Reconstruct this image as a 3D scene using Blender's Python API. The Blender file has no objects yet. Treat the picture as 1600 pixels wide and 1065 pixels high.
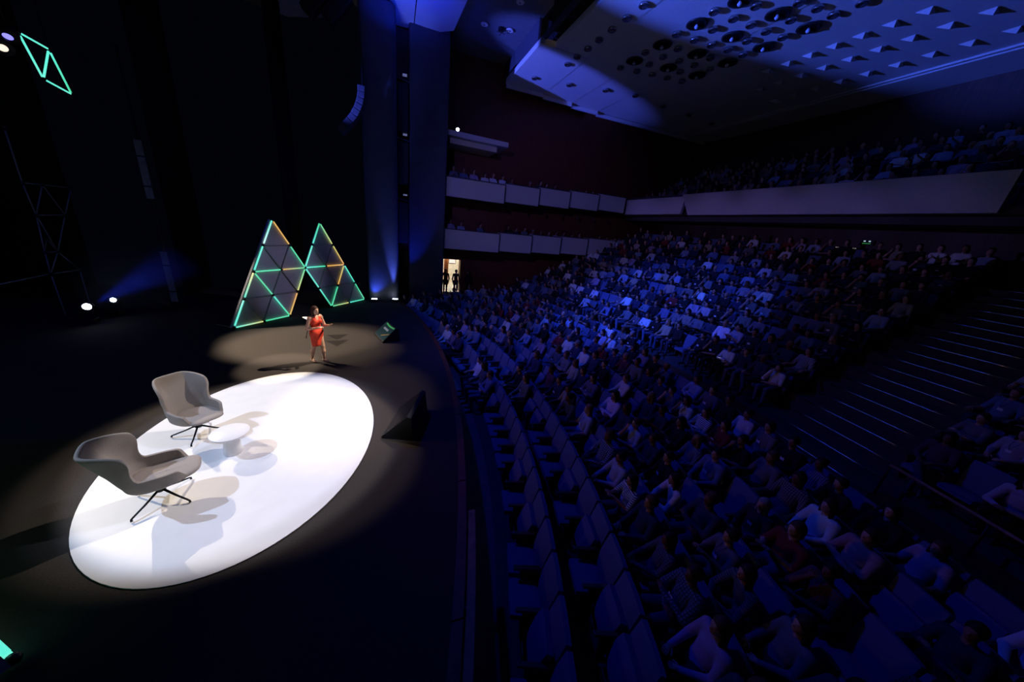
import bpy, bmesh, math, random
import numpy as np
from mathutils import Vector, Matrix
from math import sin, cos, pi, radians, atan2, sqrt, hypot

random.seed(7)
scene = bpy.context.scene
COL = scene.collection
# World axes: X = from the stage towards the audience, Y = across the hall (away from the camera), Z = up, stage floor = 0.
# ------------------------------------------------------------------ camera
FPX, PITCH, ROLL, CAMZ, AXIS = 509.485, 0.326285, 0.106637, 4.25, radians(21.45)
def hall(x, y, z):
    return Vector((x*cos(AXIS)+y*sin(AXIS), -x*sin(AXIS)+y*cos(AXIS), z))
_f = Vector((0, cos(PITCH), -sin(PITCH))); _x = Vector((1, 0, 0)); _u = _x.cross(_f)
_x2 = cos(ROLL)*_x+sin(ROLL)*_u; _u2 = -sin(ROLL)*_x+cos(ROLL)*_u
FWD, RGT, UPV = hall(*_f), hall(*_x2), hall(*_u2)
CAMP = Vector((0, 0, CAMZ))
cam = bpy.data.cameras.new('camera'); cam.sensor_width = 36; cam.lens = FPX/1600*36; cam.clip_end = 200; cam.clip_start = 0.05
camo = bpy.data.objects.new('camera', cam); COL.objects.link(camo)
mw = Matrix((( RGT.x, UPV.x, -FWD.x, CAMP.x), (RGT.y, UPV.y, -FWD.y, CAMP.y), (RGT.z, UPV.z, -FWD.z, CAMP.z), (0, 0, 0, 1)))
camo.matrix_world = mw
scene.camera = camo
def project(p):
    d = Vector(p)-CAMP; w = d.dot(FWD)
    if w < .1: return None
    return 800+FPX*d.dot(RGT)/w, 532.5-FPX*d.dot(UPV)/w, w
# ------------------------------------------------------------------ world, view, lights
w = bpy.data.worlds.new('dark_hall'); scene.world = w; w.use_nodes = True
w.node_tree.nodes['Background'].inputs[0].default_value = (.12, .16, .5, 1)
w.node_tree.nodes['Background'].inputs[1].default_value = 0.004
scene.view_settings.view_transform = 'Standard'; scene.view_settings.look = 'None'
scene.view_settings.gamma = 1; scene.view_settings.use_curve_mapping = False
scene.view_settings.exposure = 0.0

def spot(name, loc, target, energy, color, angle, blend=.3, size=.08, flat=1.):
    l = bpy.data.lights.new(name, 'SPOT'); l.energy = energy; l.color = color
    l.spot_size = radians(angle); l.spot_blend = blend; l.shadow_soft_size = size
    o = bpy.data.objects.new(name, l); COL.objects.link(o); o.location = loc; o.scale = (1, flat, 1)      # flat < 1: shutters trim the beam along its throw
    o.rotation_euler = (Vector(target)-Vector(loc)).to_track_quat('-Z', 'Y').to_euler()
    return o
BLUE = (.035, .09, 1.0); DEEP = (.01, .035, 1.0)
# white elliptical podium: one cool light from upstage, two warm ones
spot('upstage_cool_spot', (-10.2, 5.8, 9.2), (-2.5, 6.5, 0), 3400, (.54, .69, 1.0), 27, .2, .05, .66)
spot('upstage_warm_spot', (-12.6, 15.2, 9.2), (-2.55, 6.6, 0), 5400, (1.0, .84, .64), 17, .2, .05, .72)
spot('house_warm_spot', (6.2, 10.0, 11.7), (-2.3, 6.55, 0), 4500, (1.0, .87, .74), 22.5, .2, .05, .72)
spot('house_cool_spot', (6.0, 5.0, 11.7), (-2.35, 6.6, 0), 2100, (.70, .74, 1.0), 22.5, .2, .06, .66)
# the speaker: front follow spot and two back lights
spot('follow_spot', (6.4, 12.8, 12.3), (-2.05, 10.2, 1.1), 15500, (1.0, .84, .64), 8.5, .5, .06, .75)
spot('stage_warm_wash', (-10.0, 9.4, 9.2), (-.9, 7.6, 0), 2700, (1.0, .82, .66), 24, .6, .06, .5)
spot('back_spot_near', (-9.8, 8.8, 9.0), (-2.85, 12.0, 0), 8800, (1.0, .82, .62), 20, .55, .04)
spot('back_spot_far', (-10.6, 15.9, 9.0), (-2.85, 12.0, 0), 8800, (1.0, .82, .62), 20, .55, .04)
# blue wash over the audience from the bridge above the stage
spot('audience_wash_middle', (-1.0, 11.0, 11.0), (11.5, 12.6, 1.2), 12000, BLUE, 40, 1.0, .25)
spot('audience_wash_far', (-1.0, 8.0, 11.0), (4.4, 13.2, 0), 2000, BLUE, 56, 1.0, .25)
spot('audience_wash_near', (-2.0, 12.0, 11.0), (5.0, 5.0, -.5), 1350, DEEP, 70, 1.0, .25)
# added warm fill spots in place of stage bounce on the audience
spot('stage_bounce_fill', (-7.0, 9.5, 4.5), (9.0, 12.5, 1.0), 300, (1.0, .42, .26), 52, 1.0, .4)
spot('stage_bounce_fill_near', (-5.0, 7.0, 3.2), (6.0, 4.5, .2), 110, (1.0, .42, .26), 56, 1.0, .4)
# blue beams thrown on the ceiling from upstage
spot('beam_on_ceiling_left', (-9.2, 14.3, 5.6), (7.0, 19.0, 12.0), 25000, (.07, .11, 1.0), 16, .45, .05)
spot('beam_on_ceiling_right', (-9.1, 15.2, 5.6), (12.2, 9.7, 12.0), 30000, (.05, .115, 1.0), 18, .6, .05)
spot('blue_stage_wash', (-12.0, 3.5, 8.0), (-7.0, 12.0, 0), 300, (.05, .10, 1.0), 80, .9, .2)
spot('gallery_wash', (-3.0, 2.0, 9.0), (9.0, 21.0, 5.2), 1900, (.26, .22, 1.0), 40, .9, .2)
for _k, (_b, _e) in enumerate(((19.0, 2000), (16.4, 2100), (13.8, 2100), (11.2, 1900), (8.7, 1600), (6.3, 1200))):
    spot('balcony_bounce_fill', (-6.0, 12.0, 5.0), (15.6, _b, 5.5), _e, (.26, .20, 1.0), 11, 1.0, .1)  # added narrow spots in place of bounced light on the balcony front
spot('sign_fill', (9.0, 6.0, 10.5), (-3.7, 15.4, 1.6), 1700, (.62, .56, 1.0), 12, .7, .1)  # added front spot that lifts the sign panels

# ------------------------------------------------------------------ materials
MATS = {}
def mat(name, color, rough=.6, metal=0., spec=.5, emit=None, estr=0., var=.12, scale=8., bump=0., stretch=None, trans=0.):
    if name in MATS: return MATS[name]
    m = bpy.data.materials.new(name); m.use_nodes = True; nt = m.node_tree; b = nt.nodes['Principled BSDF']
    tc = nt.nodes.new('ShaderNodeTexCoord'); mp = nt.nodes.new('ShaderNodeMapping'); nt.links.new(tc.outputs['Object'], mp.inputs[0])
    if stretch: mp.inputs['Scale'].default_value = stretch
    nz = nt.nodes.new('ShaderNodeTexNoise'); nz.inputs['Scale'].default_value = scale; nz.inputs['Detail'].default_value = 3
    nt.links.new(mp.outputs[0], nz.inputs['Vector'])
    rp = nt.nodes.new('ShaderNodeValToRGB')
    c = Vector(color)
    rp.color_ramp.elements[0].color = (*(c*(1-var)), 1); rp.color_ramp.elements[1].color = (*[min(1, v) for v in c*(1+var)], 1)
    rp.color_ramp.elements[0].position = .3; rp.color_ramp.elements[1].position = .7
    nt.links.new(nz.outputs['Fac'], rp.inputs[0]); nt.links.new(rp.outputs[0], b.inputs['Base Color'])
    b.inputs['Roughness'].default_value = rough; b.inputs['Metallic'].default_value = metal
    b.inputs['Specular IOR Level'].default_value = spec
    if bump:
        bp = nt.nodes.new('ShaderNodeBump'); bp.inputs['Strength'].default_value = bump; bp.inputs['Distance'].default_value = .01
        nt.links.new(nz.outputs['Fac'], bp.inputs['Height']); nt.links.new(bp.outputs[0], b.inputs['Normal'])
    if emit:
        b.inputs['Emission Color'].default_value = (*emit, 1); b.inputs['Emission Strength'].default_value = estr
    if trans: b.inputs['Transmission Weight'].default_value = trans
    MATS[name] = m
    return m
def mat_objcolor(name, rough=.8, attr=None, rand=None):
    """colour taken from the object's own colour, from a mesh colour attribute, or picked per object from a list"""
    m = bpy.data.materials.new(name); m.use_nodes = True; nt = m.node_tree; b = nt.nodes['Principled BSDF']
    b.inputs['Roughness'].default_value = rough; b.inputs['Specular IOR Level'].default_value = .25
    nz = nt.nodes.new('ShaderNodeTexNoise'); nz.inputs['Scale'].default_value = 30
    mr = nt.nodes.new('ShaderNodeMapRange'); mr.inputs[3].default_value = .8; mr.inputs[4].default_value = 1.15
    nt.links.new(nz.outputs['Fac'], mr.inputs[0])
    mx = nt.nodes.new('ShaderNodeMix'); mx.data_type = 'RGBA'; mx.blend_type = 'MULTIPLY'; mx.inputs[0].default_value = 1
    nt.links.new(mr.outputs[0], mx.inputs[7])
    if attr:
        a = nt.nodes.new('ShaderNodeAttribute'); a.attribute_name = attr; nt.links.new(a.outputs['Color'], mx.inputs[6])
    else:
        oi = nt.nodes.new('ShaderNodeObjectInfo')
        if rand:
            rp = nt.nodes.new('ShaderNodeValToRGB'); rp.color_ramp.interpolation = 'CONSTANT'
            el = rp.color_ramp.elements
            el[0].color = (*rand[0], 1); el[1].position = 1/len(rand); el[1].color = (*rand[1], 1)
            for i in range(2, len(rand)):
                e = el.new(i/len(rand)); e.color = (*rand[i], 1)
            nt.links.new(oi.outputs['Random'], rp.inputs[0]); nt.links.new(rp.outputs[0], mx.inputs[6])
        else: nt.links.new(oi.outputs['Color'], mx.inputs[6])
    if name == 'clothing_top':                          # about a third of the tops are striped or checked
        tc = nt.nodes.new('ShaderNodeTexCoord'); fac = []
        for dirn in ('Z', 'X'):
            wv = nt.nodes.new('ShaderNodeTexWave'); wv.bands_direction = dirn; wv.inputs['Scale'].default_value = 9; nt.links.new(tc.outputs['Object'], wv.inputs['Vector'])
            gt = nt.nodes.new('ShaderNodeMath'); gt.operation = 'GREATER_THAN'; gt.inputs[1].default_value = .62; nt.links.new(wv.outputs['Fac'], gt.inputs[0])
            th = nt.nodes.new('ShaderNodeMath'); th.operation = 'GREATER_THAN'; th.inputs[1].default_value = .68 if dirn == 'Z' else .82; nt.links.new(oi.outputs['Random'], th.inputs[0])
            ml = nt.nodes.new('ShaderNodeMath'); ml.operation = 'MULTIPLY'; nt.links.new(gt.outputs[0], ml.inputs[0]); nt.links.new(th.outputs[0], ml.inputs[1]); fac.append(ml)
        mxm = nt.nodes.new('ShaderNodeMath'); mxm.operation = 'MAXIMUM'; nt.links.new(fac[0].outputs[0], mxm.inputs[0]); nt.links.new(fac[1].outputs[0], mxm.inputs[1])
        m2 = nt.nodes.new('ShaderNodeMix'); m2.data_type = 'RGBA'; m2.inputs[7].default_value = (.05, .06, .10, 1)
        nt.links.new(mxm.outputs[0], m2.inputs[0]); nt.links.new(mx.outputs[2], m2.inputs[6]); mx = m2
    nt.links.new(mx.outputs[2], b.inputs['Base Color'])
    MATS[name] = m
    return m
def emit_grad(name, c0, c1, strength):
    """light tube: colour runs from c0 to c1 along the tube's own X axis"""
    m = bpy.data.materials.new(name); m.use_nodes = True; nt = m.node_tree; b = nt.nodes['Principled BSDF']
    tc = nt.nodes.new('ShaderNodeTexCoord'); sx = nt.nodes.new('ShaderNodeSeparateXYZ'); nt.links.new(tc.outputs['Object'], sx.inputs[0])
    rp = nt.nodes.new('ShaderNodeValToRGB'); rp.color_ramp.elements[0].color = (*c0, 1); rp.color_ramp.elements[1].color = (*c1, 1)
    nt.links.new(sx.outputs['X'], rp.inputs[0]); nt.links.new(rp.outputs[0], b.inputs['Emission Color'])
    b.inputs['Base Color'].default_value = (.5, .5, .5, 1); b.inputs['Emission Strength'].default_value = strength
    MATS[name] = m
    return m

# ------------------------------------------------------------------ mesh building
class MB:
    def __init__(s): s.v = []; s.f = []; s.m = []
    def add(s, vs, fs, mi=0):
        o = len(s.v); s.v += [tuple(v) for v in vs]; s.f += [tuple(i+o for i in f) for f in fs]; s.m += [mi]*len(fs); return s
    def box(s, c, size, rz=0, rot=None, mi=0, taper=1.):
        x, y, z = [q/2 for q in size]
        vs = [Vector((sx*x*(taper if sz > 0 else 1), sy*y*(taper if sz > 0 else 1), sz*z)) for sz in (-1, 1) for sy in (-1, 1) for sx in (-1, 1)]
        M = rot if rot is not None else Matrix.Rotation(rz, 3, 'Z')
        vs = [M @ v+Vector(c) for v in vs]
        return s.add(vs, [(0, 2, 3, 1), (4, 5, 7, 6), (0, 1, 5, 4), (2, 6, 7, 3), (0, 4, 6, 2), (1, 3, 7, 5)], mi)
    def rbox(s, c, size, r=.02, rz=0, rot=None, mi=0):
        """box with chamfered edges"""
        bm = bmesh.new(); bmesh.ops.create_cube(bm, size=1)
        bmesh.ops.scale(bm, vec=size, verts=bm.verts)
        bmesh.ops.bevel(bm, geom=bm.edges[:], offset=r, segments=2, affect='EDGES', profile=.5)
        M = rot if rot is not None else Matrix.Rotation(rz, 3, 'Z')
        vs = [M @ v.co+Vector(c) for v in bm.verts]; bm.verts.index_update()
        fs = [[v.index for v in f.verts] for f in bm.faces]; bm.free()
        return s.add(vs, fs, mi)
    def tube(s, pts, rad, n=8, mi=0, cap=True):
        pts = [Vector(p) for p in pts]; k = len(pts)
        if not hasattr(rad, '__len__'): rad = [rad]*k
        vs = []; prev = None
        for i, p in enumerate(pts):
            t = (pts[min(i+1, k-1)]-pts[max(i-1, 0)]).normalized()
            if prev is None:
                a = Vector((0, 0, 1)) if abs(t.z) < .9 else Vector((1, 0, 0)); u = t.cross(a).normalized()
            else: u = (prev-t*prev.dot(t)).normalized()
            prev = u; v = t.cross(u)
            vs += [p+(u*cos(2*pi*j/n)+v*sin(2*pi*j/n))*rad[i] for j in range(n)]
        fs = [(i*n+j, i*n+(j+1) % n, (i+1)*n+(j+1) % n, (i+1)*n+j) for i in range(k-1) for j in range(n)]
        if cap: fs += [tuple(range(n-1, -1, -1)), tuple(range((k-1)*n, k*n))]
        return s.add(vs, fs, mi)
    def lathe(s, prof, n=24, c=(0, 0, 0), mi=0, rot=None):
        vs = []; k = len(prof)
        for r, z in prof: vs += [Vector((r*cos(2*pi*j/n), r*sin(2*pi*j/n), z)) for j in range(n)]
        if rot is not None: vs = [rot @ v for v in vs]
        vs = [v+Vector(c) for v in vs]
        fs = [(i*n+j, i*n+(j+1) % n, (i+1)*n+(j+1) % n, (i+1)*n+j) for i in range(k-1) for j in range(n)]
        if prof[0][0] > 1e-4: fs.append(tuple(range(n-1, -1, -1)))
        if prof[-1][0] > 1e-4: fs.append(tuple(range((k-1)*n, k*n)))
        return s.add(vs, fs, mi)
    def prism(s, poly, z0, z1, mi=0):
        n = len(poly)
        vs = [(x, y, z0) for x, y in poly]+[(x, y, z1) for x, y in poly]
        return s.add(vs, [tuple(range(n-1, -1, -1)), tuple(range(n, 2*n))]+[(i, (i+1) % n, n+(i+1) % n, n+i) for i in range(n)], mi)
    def slab(s, pts, off, mi=0):
        """flat polygon given thickness along vector off"""
        n = len(pts); pts = [Vector(p) for p in pts]; off = Vector(off)
        return s.add(pts+[p+off for p in pts], [tuple(range(n-1, -1, -1)), tuple(range(n, 2*n))]+[(i, (i+1) % n, n+(i+1) % n, n+i) for i in range(n)], mi)
    def sector(s, C, r0, r1, a0, a1, z0, z1, n, mi=0):
        vs = []
        for i in range(n+1):
            t = a0+(a1-a0)*i/n; c_, s_ = cos(t), sin(t)
            vs += [(C[0]+r0*c_, C[1]+r0*s_, z0), (C[0]+r1*c_, C[1]+r1*s_, z0), (C[0]+r1*c_, C[1]+r1*s_, z1), (C[0]+r0*c_, C[1]+r0*s_, z1)]
        fs = []
        for i in range(n):
            for j in range(4):
                fs.append((4*i+j, 4*i+(j+1) % 4, 4*i+4+(j+1) % 4, 4*i+4+j))
        fs += [(0, 3, 2, 1), (4*n, 4*n+1, 4*n+2, 4*n+3)]
        return s.add(vs, fs, mi)
    def mesh(s, name, mats, smooth=False):
        me = bpy.data.meshes.new(name); me.from_pydata(s.v, [], s.f)
        for m in (mats if isinstance(mats, (list, tuple)) else [mats]): me.materials.append(m)
        if any(s.m): me.polygons.foreach_set('material_index', s.m)
        bm = bmesh.new(); bm.from_mesh(me); bmesh.ops.recalc_face_normals(bm, faces=bm.faces); bm.to_mesh(me); bm.free()
        if smooth: me.polygons.foreach_set('use_smooth', [True]*len(me.polygons))
        me.update()
        return me
    def build(s, name, mats, parent=None, smooth=False):
        return put(name, s.mesh(name, mats, smooth), parent)
def put(name, me, parent=None, loc=None, rz=None):
    o = bpy.data.objects.new(name, me); COL.objects.link(o)
    if parent: o.parent = parent
    if loc is not None: o.location = loc
    if rz is not None: o.rotation_euler = (0, 0, rz)
    return o
def tag(o, label=None, cat=None, group=None, kind=None):
    if label: o['label'] = label
    if cat: o['category'] = cat
    if group: o['group'] = group
    if kind: o['kind'] = kind
    return o
def empty(name, loc=(0, 0, 0), rz=0):
    o = bpy.data.objects.new(name, None); COL.objects.link(o); o.location = loc; o.rotation_euler = (0, 0, rz); o.empty_display_size = .2
    return o
def copy_tree(o, parent=None):
    c = o.copy(); COL.objects.link(c)
    if parent: c.parent = parent
    for ch in list(o.children): copy_tree(ch, c)
    return c
def smooth_angle(o, deg=40):
    me = o.data
    me.polygons.foreach_set('use_smooth', [True]*len(me.polygons))
    try: me.set_sharp_from_angle(angle=radians(deg))
    except Exception: pass
    return o

# ------------------------------------------------------------------ smooth bodies: blended tapered capsules turned into one skin
def cap(p0, p1, r0, r1, t, sc=(1, 1, 1), k=None): return ('c', np.array(p0, float), np.array(p1, float), r0, r1, t, np.array(sc, float), k)
def ell(c, r, t, k=None, rx=0.): return ('e', np.array(c, float), np.array(r, float), rx, 0, t, None, k)
def cutz(z, below=True): return ('z', z, below, 0, 0, -1, None, None)
def sub(c, r): return ('s', np.array(c, float), np.array(r, float), 0, 0, -1, None, None)
def skin_mesh(prims, vox, K=.035):
    lo = np.array([9., 9, 9]); hi = -lo
    for p in prims:
        if p[0] in 'sz': continue
        if p[0] == 'c':
            e = max(p[3], p[4])*p[6]; pts = (p[1]-e, p[1]+e, p[2]-e, p[2]+e)
        else:
            e = np.full(3, p[2].max()) if p[3] else p[2]; pts = (p[1]-e, p[1]+e)
        for q in pts: lo = np.minimum(lo, q); hi = np.maximum(hi, q)
    lo = lo-3*vox; hi = hi+3*vox
    n = np.ceil((hi-lo)/vox).astype(int)+1
    ax = [lo[i]+np.arange(n[i])*vox for i in range(3)]
    D = np.full(n, 9., np.float32); BEST = np.full(n, 9., np.float32); T = np.zeros(n, np.int8)
    for p in prims:
        if p[0] == 'z':
            D = np.maximum(D, ((p[1]-ax[2]) if p[2] else (ax[2]-p[1]))[None, None, :].astype(np.float32)); continue
        kk = p[7] if p[7] is not None else K
        m = kk+2*vox+.02
        if p[0] == 'c':
            e = max(p[3], p[4])*p[6]+m; l = np.minimum(p[1], p[2])-e; h = np.maximum(p[1], p[2])+e
        else:
            e = (np.full(3, p[2].max()) if p[3] else p[2])+m; l = p[1]-e; h = p[1]+e
        i0 = np.maximum(0, np.floor((l-lo)/vox).astype(int)); i1 = np.minimum(n, np.ceil((h-lo)/vox).astype(int)+1)
        if (i1 <= i0).any(): continue
        X, Y, Z = np.meshgrid(*[ax[i][i0[i]:i1[i]] for i in range(3)], indexing='ij')
        if p[0] == 'c':
            s = p[6]; a, b = p[1]/s, p[2]/s; d = b-a; L = max(d@d, 1e-9)
            x, y, z = X/s[0]-a[0], Y/s[1]-a[1], Z/s[2]-a[2]
            t = np.clip((x*d[0]+y*d[1]+z*d[2])/L, 0, 1)
            q = (np.sqrt((x-t*d[0])**2+(y-t*d[1])**2+(z-t*d[2])**2)-(p[3]+(p[4]-p[3])*t))*s.min()
        else:
            r = p[2]; x, y, z = X-p[1][0], Y-p[1][1], Z-p[1][2]
            if p[3]:
                cr, sr = cos(p[3]), sin(p[3]); y, z = cr*y+sr*z, -sr*y+cr*z
            k0 = np.sqrt((x/r[0])**2+(y/r[1])**2+(z/r[2])**2); k1 = np.sqrt((x/r[0]**2)**2+(y/r[1]**2)**2+(z/r[2]**2)**2)+1e-9
            q = k0*(k0-1)/k1
        sl = tuple(slice(i0[i], i1[i]) for i in range(3))
        if p[0] == 's': D[sl] = np.maximum(D[sl], -q); continue
        q = q.astype(np.float32)
        h_ = np.maximum(kk-np.abs(D[sl]-q), 0)/max(kk, 1e-6)
        D[sl] = np.minimum(D[sl], q)-h_*h_*kk*.25
        better = q < BEST[sl]
        T[sl] = np.where(better, p[5], T[sl]); BEST[sl] = np.minimum(BEST[sl], q)
    S = D < 0
    cs = np.zeros(n-1, np.int8)
    for a in (0, 1):
        for b in (0, 1):
            for c in (0, 1): cs += S[a:n[0]-1+a, b:n[1]-1+b, c:n[2]-1+c]
    mix = (cs > 0) & (cs < 8)
    I = np.argwhere(mix); idx = np.full(n-1, -1, np.int64); idx[mix] = np.arange(len(I))
    acc = np.zeros((len(I), 3)); cnt = np.zeros(len(I))
    for axis in range(3):
        o1, o2 = [q for q in range(3) if q != axis]
        for u in (0, 1):
            for v in (0, 1):
                off = np.zeros(3, int); off[o1] = u; off[o2] = v; of2 = off.copy(); of2[axis] = 1
                d0 = D[tuple((I+off).T)]; d1 = D[tuple((I+of2).T)]
                c = (d0 < 0) != (d1 < 0)
                t = np.where(c, d0/np.where(c, d0-d1, 1), 0)
                pt = off[None, :]+t[:, None]*(of2-off)[None, :]
                acc += pt*c[:, None]; cnt += c
    V = lo+(I+acc/np.maximum(cnt, 1)[:, None])*vox
    F = []
    for axis in range(3):
        o1, o2 = (axis+1) % 3, (axis+2) % 3
        s0 = [slice(None)]*3; s1 = [slice(None)]*3; s0[axis] = slice(0, -1); s1[axis] = slice(1, None)
        ch = S[tuple(s0)] != S[tuple(s1)]
        E = np.argwhere(ch); E = E[(E[:, o1] > 0) & (E[:, o2] > 0)]
        flip = S[tuple(E.T)]
        def cell(u, v):
            q = E.copy(); q[:, o1] -= u; q[:, o2] -= v
            q = np.minimum(q, n-2); return idx[tuple(q.T)]
        Q = np.stack([cell(1, 1), cell(0, 1), cell(0, 0), cell(1, 0)], 1)
        Q[~flip] = Q[~flip][:, ::-1]
        F.append(Q[(Q >= 0).all(1)])
    F = np.concatenate(F)
    tg = T[tuple(np.minimum(np.round(I+acc/np.maximum(cnt, 1)[:, None]).astype(int), n-1).T)]
    return V, F, tg
def to_mesh(name, V, F, tg, mats, extra=None):
    me = bpy.data.meshes.new(name)
    vs = V.tolist(); fs = F.tolist(); mi = tg[F[:, 0]].tolist() if tg is not None else [0]*len(fs)
    if extra:
        o = len(vs); vs += extra.v; fs += [[i+o for i in f] for f in extra.f]; mi += extra.m
    me.from_pydata(vs, [], fs)
    for m in mats: me.materials.append(m)
    me.polygons.foreach_set('material_index', mi); me.polygons.foreach_set('use_smooth', [True]*len(fs)); me.update()
    return me
# ------------------------------------------------------------------ shared materials
M_stage = mat('stage_carpet', (.046, .039, .036), .9, spec=.2, var=.25, scale=60, bump=.15)
M_black = mat('black_drape', (.012, .012, .016), .9, spec=.1, var=.2, scale=4, stretch=(1, 1, .2))
M_matte = mat('matte_black', (.015, .015, .017), .55, spec=.3)
M_metal = mat('black_metal', (.02, .02, .022), .35, .6)
M_blueconc = mat('painted_concrete', (.075, .08, .10), .8, var=.1, scale=3, bump=.1)
M_plaster = mat('pale_plaster', (.62, .58, .56), .8, var=.07, scale=25, bump=.08)
M_ceil = mat('ceiling_plaster', (.66, .64, .64), .8, var=.05, scale=12, bump=.05)
M_floor = mat('hall_floor', (.10, .09, .10), .7, var=.2, scale=10, bump=.1)
M_tread = mat('tier_floor', (.06, .05, .055), .75, var=.25, scale=12)
M_steel = mat('nosing_metal', (.85, .86, .9), .22, 1.0, var=.1, scale=40)
M_redwood = mat('red_wood', (.16, .045, .022), .42, var=.35, scale=6, stretch=(1, 1, 1), bump=.1)
M_railwood = mat('rail_wood', (.32, .17, .10), .45, var=.3, scale=9, bump=.1)
M_white = mat('white_laminate', (.86, .85, .86), .45, var=.02, scale=4)
def wood_wall_mat():
    m = mat('wood_panelling', (.15, .034, .014), .5, var=.4, scale=3, stretch=(9, 9, .5)); nt = m.node_tree
    tc = nt.nodes['Texture Coordinate']; wv = nt.nodes.new('ShaderNodeTexWave'); wv.bands_direction = 'X'; wv.inputs['Scale'].default_value = 1.6
    wv.wave_profile = 'SAW'; nt.links.new(tc.outputs['Object'], wv.inputs['Vector'])
    bp = nt.nodes.new('ShaderNodeBump'); bp.inputs['Distance'].default_value = .02; bp.inputs['Strength'].default_value = .6
    nt.links.new(wv.outputs['Fac'], bp.inputs['Height']); nt.links.new(bp.outputs[0], nt.nodes['Principled BSDF'].inputs['Normal'])
    return m
M_woodwall = wood_wall_mat()
S = lambda o: tag(o, kind='structure')
# ------------------------------------------------------------------ stage
SC, SR = (-27.83, 9.9), 29.4                          # arc of the stage front
def stage_edge(b, dr=0): return SC[0]+sqrt((SR+dr)**2-(b-SC[1])**2)
bs = [-5+i*.5 for i in range(51)]
poly = [(stage_edge(b), b) for b in bs]+[(-1.2, 20.2), (-16, 20.2), (-16, -5)]
S(MB().prism(poly, -1.15, 0).build('stage_floor', M_stage))
tr = S(empty('trim_1'))
for i in range(11):                                    # curved boards capping the stage front
    b0 = -3.9+i*2.1; n = 6
    m = MB(); L = [b0+.01+(2.08)*j/n for j in range(n+1)]
    for dr0, dr1, z0, z1 in ((-.02, .11, -.16, .035),):
        vs = []
        for b in L: vs += [(stage_edge(b, dr0), b, z0), (stage_edge(b, dr1), b, z0), (stage_edge(b, dr1), b, z1), (stage_edge(b, dr0), b, z1)]
        fs = [(4*a+j, 4*a+(j+1) % 4, 4*a+4+(j+1) % 4, 4*a+4+j) for a in range(n) for j in range(4)]+[(0, 3, 2, 1), (4*n, 4*n+1, 4*n+2, 4*n+3)]
        m.add(vs, fs)
    m.build('plank', M_redwood, tr)
fa = S(empty('stage_front'))
for i in range(11):                                    # dark wooden boards below the cap
    b0 = -3.9+i*2.1; n = 6; L = [b0+.02+2.06*j/n for j in range(n+1)]; m = MB(); vs = []
    for b in L: vs += [(stage_edge(b, -.06), b, -1.15), (stage_edge(b, .05), b, -1.15), (stage_edge(b, .05), b, -.165), (stage_edge(b, -.06), b, -.165)]
    m.add(vs, [(4*a+j, 4*a+(j+1) % 4, 4*a+4+(j+1) % 4, 4*a+4+j) for a in range(n) for j in range(4)]+[(0, 3, 2, 1), (4*n, 4*n+1, 4*n+2, 4*n+3)])
    m.build('plank', M_redwood, fa)
# pale hand rail running along the near part of the stage front
rl = empty('hand_rail', (0, 0, 0))
tag(rl, 'pale wooden hand rail along the near end of the stage edge', 'rail')
vs = []; L = [-.6+4.4*j/14 for j in range(15)]; m = MB()
for b in L: vs += [(stage_edge(b, .14), b, .035), (stage_edge(b, .24), b, .035), (stage_edge(b, .24), b, .09), (stage_edge(b, .14), b, .09)]
m.add(vs, [(4*a+j, 4*a+(j+1) % 4, 4*a+4+(j+1) % 4, 4*a+4+j) for a in range(14) for j in range(4)]+[(0, 3, 2, 1), (56, 57, 58, 59)]); m.build('rail_board', M_railwood, rl)
for b in (.2, 1.4, 2.5, 3.55): MB().box((stage_edge(b, .16), b, -.02), (.09, .05, .12)).build('bracket', M_metal, rl)
# ------------------------------------------------------------------ upstage drapes, one pleated panel each
bd = S(empty('backdrop'))
for i in range(9):
    y0 = -4+i*2.7; n = 44; m = MB(); vs = []
    for j in range(n+1):
        t = j/n; y = y0+2.66*t; x = -14.2+.13*sin(t*2*pi*9+i)+.04*sin(t*37+i*2)
        vs += [(x-.5*(i % 2)*.1, y, 0.02), (x-.1, y, 13.5)]
    m.add(vs, [(2*j, 2*j+2, 2*j+3, 2*j+1) for j in range(n)])
    o = m.build('drape', M_black, bd, smooth=True); o.modifiers.new('t', 'SOLIDIFY').thickness = .02
for i, x in enumerate((-12.4, -8.6, -4.6)):            # side legs on the far side
    n = 26; m = MB(); vs = []
    for j in range(n+1):
        t = j/n; vs += [(x+.1*sin(t*2*pi*6), 17.4+i*.9+2.6*t, .02), (x+.1*sin(t*2*pi*6), 17.4+i*.9+2.6*t, 13.5)]
    m.add(vs, [(2*j, 2*j+2, 2*j+3, 2*j+1) for j in range(n)])
    o = m.build('drape', M_black, bd, smooth=True); o.modifiers.new('t', 'SOLIDIFY').thickness = .02
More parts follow.
